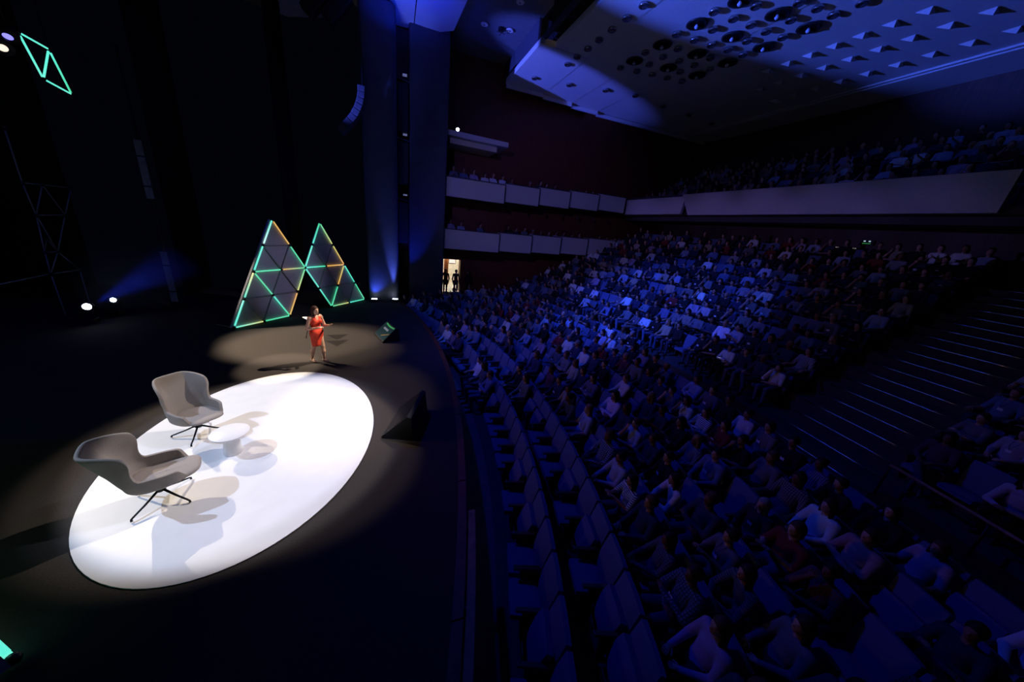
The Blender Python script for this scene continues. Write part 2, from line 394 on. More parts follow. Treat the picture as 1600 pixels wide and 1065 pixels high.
# ------------------------------------------------------------------ proscenium columns and soffit
def pilaster(a0, a1, b0, b1, z0, z1, r):
    m = MB(); n = 8; prof = []
    for j in range(n+1): t = pi/2*j/n; prof.append((a0+r-r*cos(t), b0+r-r*sin(t)))
    for j in range(n+1): t = pi/2*j/n; prof.append((a1-r+r*sin(t), b0+r-r*cos(t)))
    prof += [(a1, b1), (a0, b1)]
    return m.prism(prof, z0, z1)
pr_ = S(empty('proscenium'))
smooth_angle(pilaster(-1.10, .42, 18.45, 20.2, -.02, 12.72, .35).build('column', M_blueconc, pr_))
smooth_angle(pilaster(1.02, 2.95, 19.75, 22.2, -1.1, 12.9, .12).build('column', M_blueconc, pr_))
MB().box((.72, 20.5, 5.8), (.66, .2, 13.9)).build('recess_back', mat('recess_brown', (.10, .05, .035), .7), pr_)
m = MB(); rim = []
for j in range(9): t = pi/2*j/8; rim.append((-.95+.45*(1-sin(t)), 20.9+.3-.45*cos(t)*.6))
m.slab([(-2.2, 14.0, 13.3), (1.2, 13.6, 13.3), (1.22, 20.0, 12.78), (.95, 20.25, 12.76), (-.5, 20.35, 12.76), (-.98, 20.2, 12.78), (-1.35, 19.6, 12.82)], (0, 0, .12))
m.build('soffit_panel', M_ceil, pr_)
m = MB(); m.slab([(1.27, 13.6, 13.34), (3.5, 13.6, 13.34), (3.0, 19.35, 12.8), (1.75, 20.2, 12.74), (1.26, 20.0, 12.78)], (0, 0, .12)); m.build('soffit_panel', M_ceil, pr_)
m = MB(); m.slab([(-6.2, 15.5, 13.2), (-2.3, 14.5, 13.3), (-1.45, 19.8, 12.85), (-2.2, 21.4, 12.8), (-4.4, 22.6, 12.8), (-6.2, 22.3, 12.85)], (0, 0, .12)); m.build('soffit_panel', mat('soffit_grey', (.22, .22, .26), .8), pr_)
# ------------------------------------------------------------------ far side wall, back walls, floors
S(MB().box((13.0, 22.45, 8.0), (20.4, .3, 12.0)).build('wall_far', M_woodwall))            # above the door
S(MB().box((13.85, 22.45, .4), (18.7, .3, 3.2)).build('wall_far_lower', M_woodwall))
S(MB().box((3.0, 22.45, .4), (.4, .3, 3.2)).build('wall_far_pier', M_woodwall))
S(MB().box((22.6, 9, 10.5), (.3, 28, 7)).build('wall_back_upper', mat('dark_wood_back', (.06, .025, .02), .6, var=.4, scale=3, stretch=(9, 9, .5))))
S(MB().box((20.9, 9, 4.6), (.3, 28, 6.6)).build('wall_back_lower', mat('dark_wood_back', (.06, .025, .02), .6)))
S(MB().box((6, 9, -1.2), (26, 28, .3)).build('floor', M_floor))
# lobby seen through the far door
d1 = S(empty('door_1'))
MB().box((3.85, 22.5, 2.08), (1.36, .42, .12)).build('door_head', M_redwood, d1)
for a in (3.17, 4.53): MB().box((a, 22.5, .9), (.06, .42, 2.4)).build('door_jamb', M_redwood, d1)
MB().box((4.62, 23.1, .85), (.06, 1.1, 2.3)).build('door_leaf', M_redwood, d1)
lw = mat('lobby_wall', (.85, .78, .62), .8)
S(MB().box((4.4, 26.5, 1.2), (6, .2, 4)).build('wall_lobby', lw))
S(MB().box((4.4, 24.5, -.32), (6, 4, .2)).build('floor_lobby', mat('lobby_floor', (.72, .70, .62), .4)))
S(MB().box((4.4, 24.5, 3.0), (6, 4, .2)).build('ceiling_lobby', lw))
tag(MB().lathe([(.17, -.2), (.17, 2.9)], 20, (3.95, 25.2, 0)).build('lobby_column', mat('orange_column', (.42, .13, .04), .6), smooth=True), 'orange brown round column in the bright lobby behind the door', 'column')
for k, (x, y) in enumerate(((3.4, 25.3), (4.75, 25.3))):
    p_ = tag(empty('lobby_ceiling_panel', (x, y, 2.86)), ('left' if k == 0 else 'right')+' white light panel on the lobby ceiling behind the door', 'light', 'lobby light panels')
    MB().box((0, 0, 0), (.95, 1.4, .04)).build('diffuser', mat('lobby_light', (.9, .9, .9), emit=(1, .95, .85), estr=12), p_)
    MB().box((0, 0, .05), (1.0, 1.45, .05)).build('frame', M_white, p_)
n_ = tag(empty('wall_notice', (4.6, 26.37, 1.6)), 'white notice on the cream lobby wall seen through the door', 'notice')
MB().box((0, 0, 0), (.5, .03, .6)).build('sheet', M_white, n_); MB().box((0, .02, 0), (.56, .02, .66)).build('frame', M_matte, n_)
# ------------------------------------------------------------------ seating tiers
RC = (-17.0, 8.6)                                      # centre of the curved rows
FRONT_R = [20.0+.95*i for i in range(7)]; FRONT_Z = [-1.03+.08*i for i in range(7)]
AISLE_Z = -.46
REAR_N = 10
REAR_R = [27.57+.942*j for j in range(REAR_N)]; REAR_Z = [.0+.446*j for j in range(REAR_N)]
def ang(b, R): return math.asin(max(-1, min(1, (b-RC[1])/R)))
rk = S(empty('seating_rake'))
for i, (R, z) in enumerate(zip(FRONT_R, FRONT_Z)):
    MB().sector(RC, R-.78, R+.17, ang(-6, R), ang(21.9, R), -1.25, z, 40).build('tier', M_tread, rk)
MB().sector(RC, FRONT_R[-1]+.17, 27.1, ang(-6, 26), ang(21.9, 26), -1.25, AISLE_Z, 40).build('cross_aisle', mat('aisle_carpet', (.11, .105, .12), .8, var=.2, scale=30), rk)
for j, (R, z) in enumerate(zip(REAR_R, REAR_Z)):
    MB().sector(RC, R, R+(.942 if j < REAR_N-1 else 1.6), ang(-7, R), ang(22.2, R), -1.25, z, 40).build('tier', M_tread, rk)
MB().sector(RC, 27.1, 27.57, ang(5.0, 27), ang(22.2, 27), -1.25, -.22, 30).build('kerb', M_redwood, rk)
MB().sector(RC, 27.1, 27.57, ang(-7, 27), ang(2.5, 27), -1.25, -.22, 16).build('kerb', M_redwood, rk)
st = S(empty('stair_aisle'))
for j in range(REAR_N):                                # steps between the tiers, with a metal nosing on each edge
    R = 27.1+.942*j; z = -.223+.446*j
    s_ = MB().sector(RC, R, R+.475, ang(2.5, R), ang(5.0, R), -1.0+.4*j, z, 6).build('step', M_tread, st)
    MB().tube([(RC[0]+R*cos(ang(b, R)), b, z-.008) for b in (2.55, 3.15, 3.75, 4.35, 4.97)], .016, 10).build('nosing', M_steel, s_, smooth=True)
    R2 = REAR_R[j]; z2 = REAR_Z[j]
    MB().tube([(RC[0]+R2*cos(ang(b, R2)), b, z2-.008) for b in (2.55, 3.15, 3.75, 4.35, 4.97)], .016, 10).build('nosing', M_steel, st, smooth=True)
g = empty('guard_rail', (0, 0, 0)); tag(g, 'slim wooden guard rail with posts beside the foot of the stair', 'rail')
pts = [(RC[0]+27.2*cos(ang(b, 27.2)), b, .52) for b in [2.45-.45*k for k in range(10)]]
MB().tube(pts, .03, 8).build('top_rail', M_railwood, g, smooth=True)
for k in (0, 3, 6, 9): MB().tube([(pts[k][0], pts[k][1], -.5), pts[k]], .022, 8).build('post', M_metal, g, smooth=True)
# ------------------------------------------------------------------ side galleries: stepped fronts
def gallery(name, z0, z1, cuts, drop):
    g = S(empty(name))
    for i in range(len(cuts)-1):
        a0, a1 = cuts[i], cuts[i+1]; b = 20.0+.20*i; zz = drop*i
        m = MB(); r = .18 if i == 0 else .02
        prof = [(a0, b+.5), (a0, b+r), (a0+r*.3, b+r*.3), (a0+r, b), (a1-.05, b), (a1-.05, b+.12), (a0+r+.1, b+.12), (a0+.12, b+.5)]
        m.prism(prof, z0+zz, z1+zz); m.build('front_panel', M_plaster, g)
        MB().box((a1-.025, b+.05, (z0+z1)/2+zz), (.03, .14, z1-z0+.02)).build('joint_strip', mat('capping_dark', (.05, .05, .07), .5), g)
        MB().box(((a0+a1)/2, b+.06, z1+zz+.03), (a1-a0-.06, .2, .05)).build('capping', mat('capping_dark', (.05, .05, .07), .5), g)
        MB().box(((a0+a1)/2, (b+22.3)/2+.1, z0+zz+.05), (a1-a0, 22.3-b-.1, .16)).build('deck', M_tread, g)
    return g
UPC = [2.95, 6.45, 8.75, 11.0, 13.3, 15.6]; LOC = [2.9, 6.35, 8.6, 10.8, 13.0, 15.4, 19.5]
gallery('gallery_upper', 5.68, 6.66, UPC, .12)
gallery('gallery_lower', 2.84, 3.92, LOC, .08)
for i in range(9):                                     # little lamps under the upper gallery
    a = 4.2+i*1.35
    l_ = tag(empty('gallery_lamp', (a, 20.5+.22*(a-3)/2.4, 5.62)), '%s small dark lamp under the upper side gallery, counted from the stage' % ['first', 'second', 'third', 'fourth', 'fifth', 'sixth', 'seventh', 'eighth', 'ninth'][i], 'lamp', 'lamps under the upper gallery')
    MB().lathe([(.05, 0), (.05, -.03), (.08, -.05), (.09, -.14), (.07, -.14)], 10).build('shade', M_metal, l_); MB().box((0, 0, .02), (.1, .1, .04)).build('mount', M_metal, l_)
# small lighting ledge high on the far wall
lg = tag(empty('lighting_ledge', (0, 0, 0)), 'white lighting ledge high on the far wooden wall', 'ledge')
m = MB(); m.slab([(3.0, 20.2, 8.72), (6.45, 20.2, 8.66), (6.5, 22.3, 8.66), (3.0, 22.3, 8.72)], (0, 0, .24)); m.build('front_panel', M_plaster, lg)
MB().slab([(3.2, 20.6, 8.42), (5.9, 20.6, 8.38), (5.9, 22.3, 8.38), (3.2, 22.3, 8.42)], (0, 0, .27)).build('underside', M_plaster, lg)
# ------------------------------------------------------------------ balcony across the back
bl = S(empty('balcony'))
def front(a, b0, b1, z0, z1, lean):
    return MB().slab([(a, b0, z1), (a, b1, z1), (a+lean, b1-(.35 if b1 < 18 else 0), z0), (a+lean, b0+.15, z0)], (.16, 0, 0))
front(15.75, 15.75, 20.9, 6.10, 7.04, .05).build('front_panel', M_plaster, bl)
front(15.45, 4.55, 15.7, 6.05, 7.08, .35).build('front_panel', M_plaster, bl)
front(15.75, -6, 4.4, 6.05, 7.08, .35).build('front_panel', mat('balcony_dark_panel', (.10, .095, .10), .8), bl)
MB().box((15.9, 7, 7.12), (.3, 28, .06)).build('capping', mat('capping_dark', (.05, .05, .07), .5), bl)
MB().box((19.4, 8, 6.15), (6.6, 28.5, .2)).build('deck', mat('underside_wood', (.05, .022, .015), .6, var=.3), bl)
BAL_A = [16.9+.9*k for k in range(6)]; BAL_Z = [6.3+.45*k for k in range(6)]
for a, z in zip(BAL_A, BAL_Z): MB().box((a+.3, 8, z-.25), (.9, 28.5, .5)).build('tier', M_tread, bl)
# ------------------------------------------------------------------ ceiling
CZ = 12.0
ce = S(empty('ceiling'))
edges = [(6.3, 8.7, 21.25), (8.7, 10.75, 21.5), (10.75, 12.8, 21.75), (12.8, 22.8, 22.0)]
for i, (a0, a1, b1) in enumerate(edges):
    MB().box(((a0+a1)/2, (b1+(9.5 if i else 16.4))/2-(.0), CZ+.12+.02*i), (a1-a0-.015, b1-(9.5 if i else 16.4), .24)).build('ceiling_panel', M_ceil, ce)
    MB().box(((a0+a1)/2, b1-.02, CZ-.08), (a1-a0-.1, .1, .2)).build('edge_lip', M_ceil, ce)
MB().box((7.85, 6.0, CZ+.12), (1.7, 20.7, .24)).build('ceiling_panel', M_ceil, ce)
MB().box((15.75, 2.4, CZ+.14), (14.1, 14.1, .24)).build('ceiling_panel', M_ceil, ce)
MB().box((20.4, 6, CZ-.03), (.14, 31, .07)).build('cove_lip', M_ceil, ce)
MB().box((21.6, 6, CZ-.06), (2.2, 31, .1)).build('rear_drop', M_ceil, ce)
# forestage canopy and the lighting slot between canopy and ceiling
MB().slab([(3.15, 22.3, 13.25), (6.55, 22.3, 13.25), (6.75, 6, 13.4), (3.6, 6, 13.4)], (0, 0, .15)).build('canopy_panel', mat('canopy_paint', (.13, .135, .16), .8), ce)
sl = S(empty('lighting_slot'))
MB().box((7.35, 8, 13.35), (.2, 28.4, 1.2)).build('slot_back', M_matte, sl)
for b in (20.6, 19.2, 17.3, 15.8, 14.6, 13.4, 12.2, 11.0, 9.8): MB().box((6.85, b, 12.8), (.75, .07, 1.05)).build('mullion', mat('slot_blue', (.05, .055, .08), .7), sl)
MB().box((6.5, 8, 12.3), (.1, 18, .22)).build('slot_sill', mat('slot_blue', (.05, .055, .08), .7), sl)
MB().box((6.5, 19.6, 12.75), (.1, 4.8, 1.1)).build('slot_cheek', mat('slot_blue', (.05, .055, .08), .7), sl)
# pyramids of folded plaster on the rear ceiling
PYR = [[(15.72, 7.35+.82*k-.02*k) for k in range(8)], [(17.15, 6.45+.86*k) for k in range(10)], [(18.95, 6.4+.92*k) for k in range(10)]]
m = MB(); m.add([(-.04, .20, 0), (-.04, -.20, 0), (.50, -.10, 0), (.08, -.12, -.15)], [(0, 1, 3), (1, 2, 3), (2, 0, 3), (0, 2, 1)]); pme = m.mesh('facet', M_ceil)
for r_ in PYR:
    for a, b in r_: put('facet', pme, ce, (a-.05*(b-10)*.3, b, CZ))
BIG = [(10.64, 12.1), (12.33, 12.0), (10.59, 13.77), (10.5, 15.38), (12.25, 13.56), (13.84, 13.38), (12.16, 15.05), (13.74, 14.88), (13.88, 11.86), (10.79, 10.55), (12.39, 10.4), (13.95, 10.33), (10.8, 9.0), (12.45, 8.85)]
SMALL = [(8.31, 12.22), (8.27, 13.07), (8.23, 13.91), (8.21, 14.76), (8.18, 15.58), (8.13, 16.41), (8.11, 17.25), (7.37, 19.53), (9.27, 19.19), (11.23, 18.64), (12.93, 18.25), (15.12, 18.48), (17.29, 18.61), (19.49, 18.85), (10.46, 12.89), (10.52, 11.29), (11.38, 11.23), (11.39, 10.44), (11.33, 12.01), (12.17, 11.16), (11.31, 12.82), (12.12, 12.72), (12.96, 11.87), (11.27, 13.6), (12.91, 12.62), (13.7, 12.57), (12.88, 13.41), (11.24, 14.4), (10.38, 14.52), (12.05, 14.29), (11.21, 15.22), (10.34, 16.16), (11.17, 16.01), (11.98, 15.87), (12.8, 14.96), (12.78, 15.74), (12.83, 14.19), (13.64, 14.08), (13.59, 15.61), (12.96, 11.14), (12.32, 9.69), (13.06, 9.58), (13.8, 9.53), (13.86, 8.81), (12.99, 10.33), (13.76, 11.07)]
ORD = ['first', 'second', 'third', 'fourth', 'fifth', 'sixth', 'seventh', 'eighth', 'ninth', 'tenth', 'eleventh', 'twelfth', 'thirteenth', 'fourteenth', 'fifteenth', 'sixteenth', 'seventeenth', 'eighteenth', 'nineteenth', 'twentieth']
def ordw(i):
    if i < 20: return ORD[i]
    tens = ['', '', 'twenty', 'thirty', 'forty', 'fifty', 'sixty'][(i+1)//10]
    return (tens[:-1]+'ieth') if (i+1) % 10 == 0 else tens+'-'+ORD[(i+1) % 10-1]
M_well = mat('lamp_well', (.02, .018, .02), .4); M_chrome = mat('lamp_chrome', (.5, .48, .5), .2, .9); M_bulb = mat('frosted_bulb', (.7, .7, .75), .4)
ring_b = MB().lathe([(.25, .0), (.36, -.0), (.37, -.035), (.30, -.05), (.25, -.03)], 28).mesh('ring', M_well, True)
well_b = MB().lathe([(.0, -.012), (.26, -.012), (.26, -.03), (0, -.03)], 28).mesh('well', M_well)
bulb_b = MB().lathe([(.0, -.16), (.05, -.145), (.075, -.10), (.05, -.055), (.03, -.02)], 14).mesh('bulb', M_bulb, True)
ring_s = MB().lathe([(.10, 0), (.16, 0), (.17, -.07), (.14, -.10), (.11, -.07)], 18).mesh('ring', M_chrome, True)
well_s = MB().lathe([(0, -.01), (.115, -.01), (.115, -.045), (0, -.045)], 18).mesh('well', M_well)
def rank_lights(L, kind, grp, parts):
    rows = {}
    for a, b in L: rows.setdefault(round(a/.82), []).append((a, b))
    for ri, key in enumerate(sorted(rows)):
        for bi, (a, b) in enumerate(sorted(rows[key], key=lambda q: -q[1])):
            e = tag(empty('ceiling_downlight', (a, b, CZ)), '%s ceiling downlight, %s row from the stage, %s from the far wall' % (kind, ordw(ri), ordw(bi)), 'downlight', grp)
            for nm, me in parts: put(nm, me, e)
rank_lights(BIG, 'large round dark', 'large ceiling downlights', (('ring', ring_b), ('well', well_b), ('bulb', bulb_b)))
rank_lights(SMALL, 'small round', 'small ceiling downlights', (('ring', ring_s), ('well', well_s)))
for k, (a, b) in enumerate([(4.36, 18.96), (5.58, 18.79), (5.28, 16.62)]):
    e = tag(empty('canopy_disc', (a, b, 13.24)), 'pale round cover on the dark canopy, %s from the far wall' % ORD[k], 'ceiling cover', 'round canopy covers')
    MB().lathe([(0, -.03), (.16, -.03), (.18, 0), (.0, 0)], 20).build('disc', M_plaster, e); MB().lathe([(0, -.05), (.03, -.05), (.03, -.02)], 8).build('screw', M_metal, e)
e = tag(empty('canopy_fixture', (5.15, 18.85, 13.24)), 'dark rigging fixture between the pale covers on the canopy', 'fixture')
MB().lathe([(0, 0), (.14, 0), (.14, -.12), (0, -.14)], 12).build('pot', M_metal, e); MB().box((0, 0, -.17), (.4, .03, .03)).build('cross_bar', M_chrome, e); MB().box((0, 0, -.2), (.03, .4, .03)).build('cross_bar', M_chrome, e)
# ------------------------------------------------------------------ white elliptical podium disc
dc = (-2.375, 6.563)
# long axis / short axis of the white floor disc, fitted on the stage floor
_l = (.363*cos(AXIS)-.932*sin(AXIS), -.363*sin(AXIS)-.932*cos(AXIS)); DA = atan2(_l[1], _l[0])
m = MB(); n = 96
rim = [(dc[0]+2.905*cos(t)*cos(DA)-1.977*sin(t)*sin(DA), dc[1]+2.905*cos(t)*sin(DA)+1.977*sin(t)*cos(DA)) for t in [2*pi*j/n for j in range(n)]]
m.prism(rim, 0.002, .016)
tag(m.build('floor_disc', M_white), 'large white oval disc lying on the dark stage', 'floor disc')
# ------------------------------------------------------------------ lounge chairs
M_taupe = mat('taupe_wool', (.33, .285, .25), .9, spec=.2, var=.08, scale=90, bump=.2)
M_taupe2 = mat('taupe_wool_cushion', (.37, .32, .29), .9, spec=.2, var=.08, scale=90, bump=.2)
def sstep(a, b, x): t = max(0, min(1, (x-a)/(b-a))); return t*t*(3-2*t)
def lounge_chair(name, loc, face, label):
    """high wing-back shell with sweeping arms on a four-star base; faces local +Y"""
    t = tag(empty(name, loc, atan2(face[1], face[0])-pi/2), label, 'chair', 'lounge chairs on the white disc')
    NP, NV = 120, 22; vs = []; fs = []
    def shell(phi, v):
        ap = abs(phi)
        H = .455+.15*sstep(142, 124, ap)+(.50-.10*min(1, ap/64)**4)*sstep(74, 62, ap)
        # polar bowl: v<.35 is the pan, above it the wall
        fr = min(1, v/.35); zr = max(0, (v-.35)/.65)
        side = sin(radians(phi)); fwd = -cos(radians(phi))
        rx = .315; ry_b = .29; ry_f = .38
        x = rx*side*(1+.16*abs(side)*(1-abs(side))); y = fwd*(ry_f if fwd > 0 else ry_b)
        sq = (abs(side)**2.6+abs(fwd)**2.6)**(-1/2.6)
        x *= sq*fr; y *= sq*fr
        z0 = .36+.055*fr**3+.03*max(0, fwd)*fr
        z = z0+(H-z0)*zr
        up = max(0, z-.46)
        bk = sstep(92, 60, ap)
        y -= up*.44*bk                                        # recline
        y += bk*(.20*sstep(.64, .95, z)*sstep(25, 62, ap))     # wings curl forward at the head
        waist = 1-.10*math.exp(-((z-.68)/.09)**2)*sstep(100, 40, ap)
        x *= (1+.30*up*bk)*waist
        x *= 1+.10*up*(1-bk)                                   # arms flare
        return Vector((x, y, z))
    for i in range(NV+1):
        for j in range(NP): vs.append(shell(-180+360*j/NP, max(.02, i/NV)))
    fs = [(i*NP+j, i*NP+(j+1) % NP, (i+1)*NP+(j+1) % NP, (i+1)*NP+j) for i in range(NV) for j in range(NP)]+[tuple(range(NP-1, -1, -1))]
    o = MB().add(vs, fs).build('shell', M_taupe, t, smooth=True)
    sm = o.modifiers.new('t', 'SOLIDIFY'); sm.thickness = .045; sm.offset = 0; sm.use_even_offset = False
    o.modifiers.new('s', 'SUBSURF').render_levels = 1
    # seat cushion, rounded, longer than the shell
    m = MB(); NR = 40; prof = [(0, .475), (.45, .478), (.82, .470), (.97, .45), (1.0, .425), (.97, .405), (.8, .395), (0, .395)]
    vs = []
    for r, z in prof:
        for j in range(NR):
            ph = 2*pi*j/NR; s_, c_ = sin(ph), cos(ph); q = (abs(s_)**3.4+abs(c_)**3.4)**(-1/3.4)
            y = c_*q*r; vs.append((.275*s_*q*r, .10+y*.375, z+.045*max(0, y)-.01*abs(s_)))
    m.add(vs, [(i*NR+j, i*NR+(j+1) % NR, (i+1)*NR+(j+1) % NR, (i+1)*NR+j) for i in range(len(prof)-1) for j in range(NR)])
    m.build('seat_cushion', M_taupe2, t, smooth=True).modifiers.new('s', 'SUBSURF').render_levels = 1
    MB().lathe([(.03, .20), (.03, .33), (.11, .345), (.11, .36)], 16).build('swivel_post', M_metal, t)
    MB().lathe([(.0, .17), (.055, .175), (.055, .215), (0, .22)], 16).build('hub', M_metal, t)
    for k in range(4):
        a = pi/4+k*pi/2; c_, s_ = cos(a), sin(a); m = MB()
        m.tube([(.03*c_, .03*s_, .2), (.22*c_, .22*s_, .115), (.385*c_, .385*s_, .055), (.40*c_, .40*s_, .045), (.402*c_, .402*s_, .018)], [.017, .014, .012, .013, .015], 8)
        m.build('leg', M_metal, t, smooth=True)
    return t
lounge_chair('lounge_chair', (-3.42, 6.80, .016), (.77, -.64), 'taupe wing-back lounge chair farther from the camera, behind the small table')
lounge_chair('lounge_chair', (-3.17, 5.13, .016), (.93, .37), 'taupe wing-back lounge chair nearer the camera, seen from its side')
# round side table
t = tag(empty('side_table', (-2.68, 6.12, .016)), 'round white side table with conical base between the lounge chairs', 'table')
MB().lathe([(0, .372), (.19, .374), (.262, .385), (.282, .400), (.282, .412), (.275, .418), (0, .418)], 48).build('table_top', M_white, t, smooth=True)
smooth_angle(MB().lathe([(0, 0), (.135, 0), (.14, .01), (.10, .36), (.12, .373), (0, .373)], 32).build('base', M_white, t))
# triangular standing table behind the speaker
t = tag(empty('triangular_table', (-2.5, 12.28, 0), .1), 'small white triangular table on thin black legs behind the speaker', 'table')
tri = [(-.31, .12), (.31, .12), (0, -.42)]
m = MB(); m.prism(tri, .735, .765); m.build('table_top', M_white, t)
for x, y in ((-.30, .13), (.28, .13), (0, -.38)): MB().tube([(x*.25, y*.25, .735), (x*.9, y*.9, .0)], .012, 8).build('leg', M_metal, t, smooth=True)
# ------------------------------------------------------------------ floor monitors
def wedge(name, loc, face, w, d, hh, label, lit):
    t = tag(empty(name, loc, atan2(face[1], face[0])-pi/2), label, 'monitor', 'floor monitors on the stage')
    m = MB()                                            # side profile: low lip in front (+Y), high at the back
    prof = [(d/2, 0), (d/2, .05), (-d*.30, hh), (-d*.42, hh*.96), (-d/2, .0)]
    n = len(prof); vs = [(-w/2, y, z) for y, z in prof]+[(w/2, y, z) for y, z in prof]
    m.add(vs, [tuple(range(n)), tuple(range(2*n-1, n-1, -1))]+[(i, (i+1) % n, n+(i+1) % n, n+i) for i in range(n)])
    m.build('cabinet', M_matte, t)
    sl_ = Vector((0, -d*.8, hh-.05)).normalized(); nn = Vector((0, hh-.05, d*.8)).normalized(); L = sqrt((d*.8)**2+(hh-.05)**2)
    o0 = Vector((0, d/2, .05))
    def P(u, v, e): q = o0+sl_*(v*L)+nn*e; return (u*w/2, q.y, q.z)
    def quad(nm, u0, u1, v0, v1, e, mt, par=t):
        return MB().slab([P(u0, v0, e), P(u1, v0, e), P(u1, v1, e), P(u0, v1, e)], nn*.004).build(nm, mt, par)
    if lit:
        sc_ = quad('screen', -.93, .93, .06, .95, .002, mat('monitor_slide', (.01, .012, .015), .2, emit=(.012, .022, .03), estr=.5))
        def curve(nm, L_, wd, mt):
            mm = MB(); vs = []
            for i, (u, v) in enumerate(L_):
                vs += [P(u, v-wd, .009), P(u, v+wd, .009)]
            mm.add(vs, [(2*i, 2*i+2, 2*i+3, 2*i+1) for i in range(len(L_)-1)]); mm.build(nm, mt, sc_)
        curve('green_arc', [(-.85+.17*i, .90-.05*sin(i*pi/9)) for i in range(10)], .045, mat('slide_green', (.02, .1, .03), emit=(.05, .32, .09), estr=.8))
        curve('orange_arc', [(-.88+.10*i, .50-.04*i) for i in range(9)], .022, mat('slide_orange', (.2, .08, .02), emit=(.45, .20, .04), estr=.6))
        for i in range(8): quad('slide_letter', -.36+.11*i, -.28+.11*i, .55, .67, .008, mat('slide_text', (.2, .2, .2), emit=(.30, .33, .36), estr=.55), sc_)
    else:
        quad('screen', -.92, .92, .06, .95, .002, mat('monitor_glass', (.012, .012, .016), .12))
    MB().box((0, -d*.47, hh*.45), (w*.5, .02, .06)).build('rear_handle', M_metal, t)
    return t
wedge('floor_monitor', (-.16, 12.3, 0), (-.95, -.30), 1.05, .62, .50, 'far wedge-shaped floor monitor showing a dark slide near the stage edge', True)
wedge('floor_monitor', (.27, 6.5, 0), (-.94, .33), 1.17, .64, .54, 'near wedge-shaped floor monitor beside the white disc, seen from its end', False)
# ------------------------------------------------------------------ light-tube signs
CY, GR, ORG, YL, WC = (.10, .78, .62), (.06, .62, .30), (.75, .36, .06), (.62, .60, .18), (.55, .85, .85)
TUBE = {'cc': emit_grad('tube_cyan', CY, (.14, .80, .62), 1.15), 'cg': emit_grad('tube_cyan_green', CY, GR, 1.15), 'gg': emit_grad('tube_green', GR, (.1, .66, .36), 1.1),
        'oo': emit_grad('tube_orange', ORG, (.70, .42, .10), 1.0), 'og': emit_grad('tube_orange_green', ORG, GR, 1.0), 'gy': emit_grad('tube_green_yellow', GR, YL, 1.1),
        'cy': emit_grad('tube_cyan_yellow', CY, YL, 1.15), 'wc': emit_grad('tube_white_cyan', WC, CY, 1.2), 'yo': emit_grad('tube_yellow_orange', YL, ORG, 1.0)}
M_tubeoff = mat('tube_unlit', (.30, .30, .31), .5); M_node = mat('tube_joint', (.02, .02, .022), .4)
M_panel = mat('sign_panel', (.42, .41, .44), .6, var=.06, scale=3); M_frame = mat('sign_frame', (.3, .3, .34), .5)
LIT_L = {((0, 0), (.5, 1)): 'cc', ((.5, 1), (1, 2)): 'cy', ((1, 2), (1.5, 3)): 'cc', ((1.5, 3), (2, 4)): 'wc', ((2, 4), (2.5, 3)): 'oo', ((2.5, 3), (3, 2)): 'gg', ((1, 2), (2, 2)): 'gg', ((2, 2), (3, 2)): 'og',
         ((1, 2), (1.5, 1)): 'gg', ((1.5, 1), (2, 0)): 'cg', ((3, 2), (2.5, 1)): 'gy', ((2.5, 1), (2, 0)): 'oo', ((0, 0), (1, 0)): 'cy', ((1, 0), (2, 0)): 'gg',
         ((3.5, 3), (4, 4)): 'cg', ((3, 2), (3.5, 3)): 'cc', ((4, 4), (4.5, 3)): 'gy', ((4.5, 3), (5, 2)): 'yo', ((3, 2), (4, 2)): 'cg', ((4, 2), (5, 2)): 'oo', ((3, 2), (3.5, 1)): 'cc', ((3.5, 1), (4, 0)): 'cg',
         ((5, 2), (4.5, 1)): 'yo', ((4.5, 1), (4, 0)): 'gg', ((5, 2), (5.5, 1)): 'cg', ((5.5, 1), (6, 0)): 'gg', ((4, 0), (5, 0)): 'gy', ((5, 0), (6, 0)): 'cg'}
NODES = [(2, 4), (1.5, 3), (2.5, 3), (1, 2), (2, 2), (3, 2), (.5, 1), (1.5, 1), (2.5, 1), (0, 0), (1, 0), (2, 0), (4, 4), (3.5, 3), (4.5, 3), (4, 2), (5, 2), (3.5, 1), (4.5, 1), (5.5, 1), (4, 0), (5, 0), (6, 0)]
side = 1.045
tube_me = {k: MB().tube([(.075, 0, 0), (.97, 0, 0)], .026, 8).mesh('light_tube', v, True) for k, v in TUBE.items()}
off_me = MB().tube([(.06, 0, 0), (.985, 0, 0)], .018, 6).mesh('frame_tube', M_tubeoff, True)
node_me = MB().lathe([(0, -.05), (.04, -.04), (.055, 0), (.04, .04), (0, .05)], 10).mesh('joint', M_node, True)
def seg(me, name, p0, p1, parent):
    o = put(name, me, parent); d = Vector(p1)-Vector(p0)
    o.matrix_local = Matrix.Translation(p0) @ d.to_track_quat('X', 'Z').to_matrix().to_4x4() @ Matrix.Diagonal((d.length, 1, 1, 1))
    return o
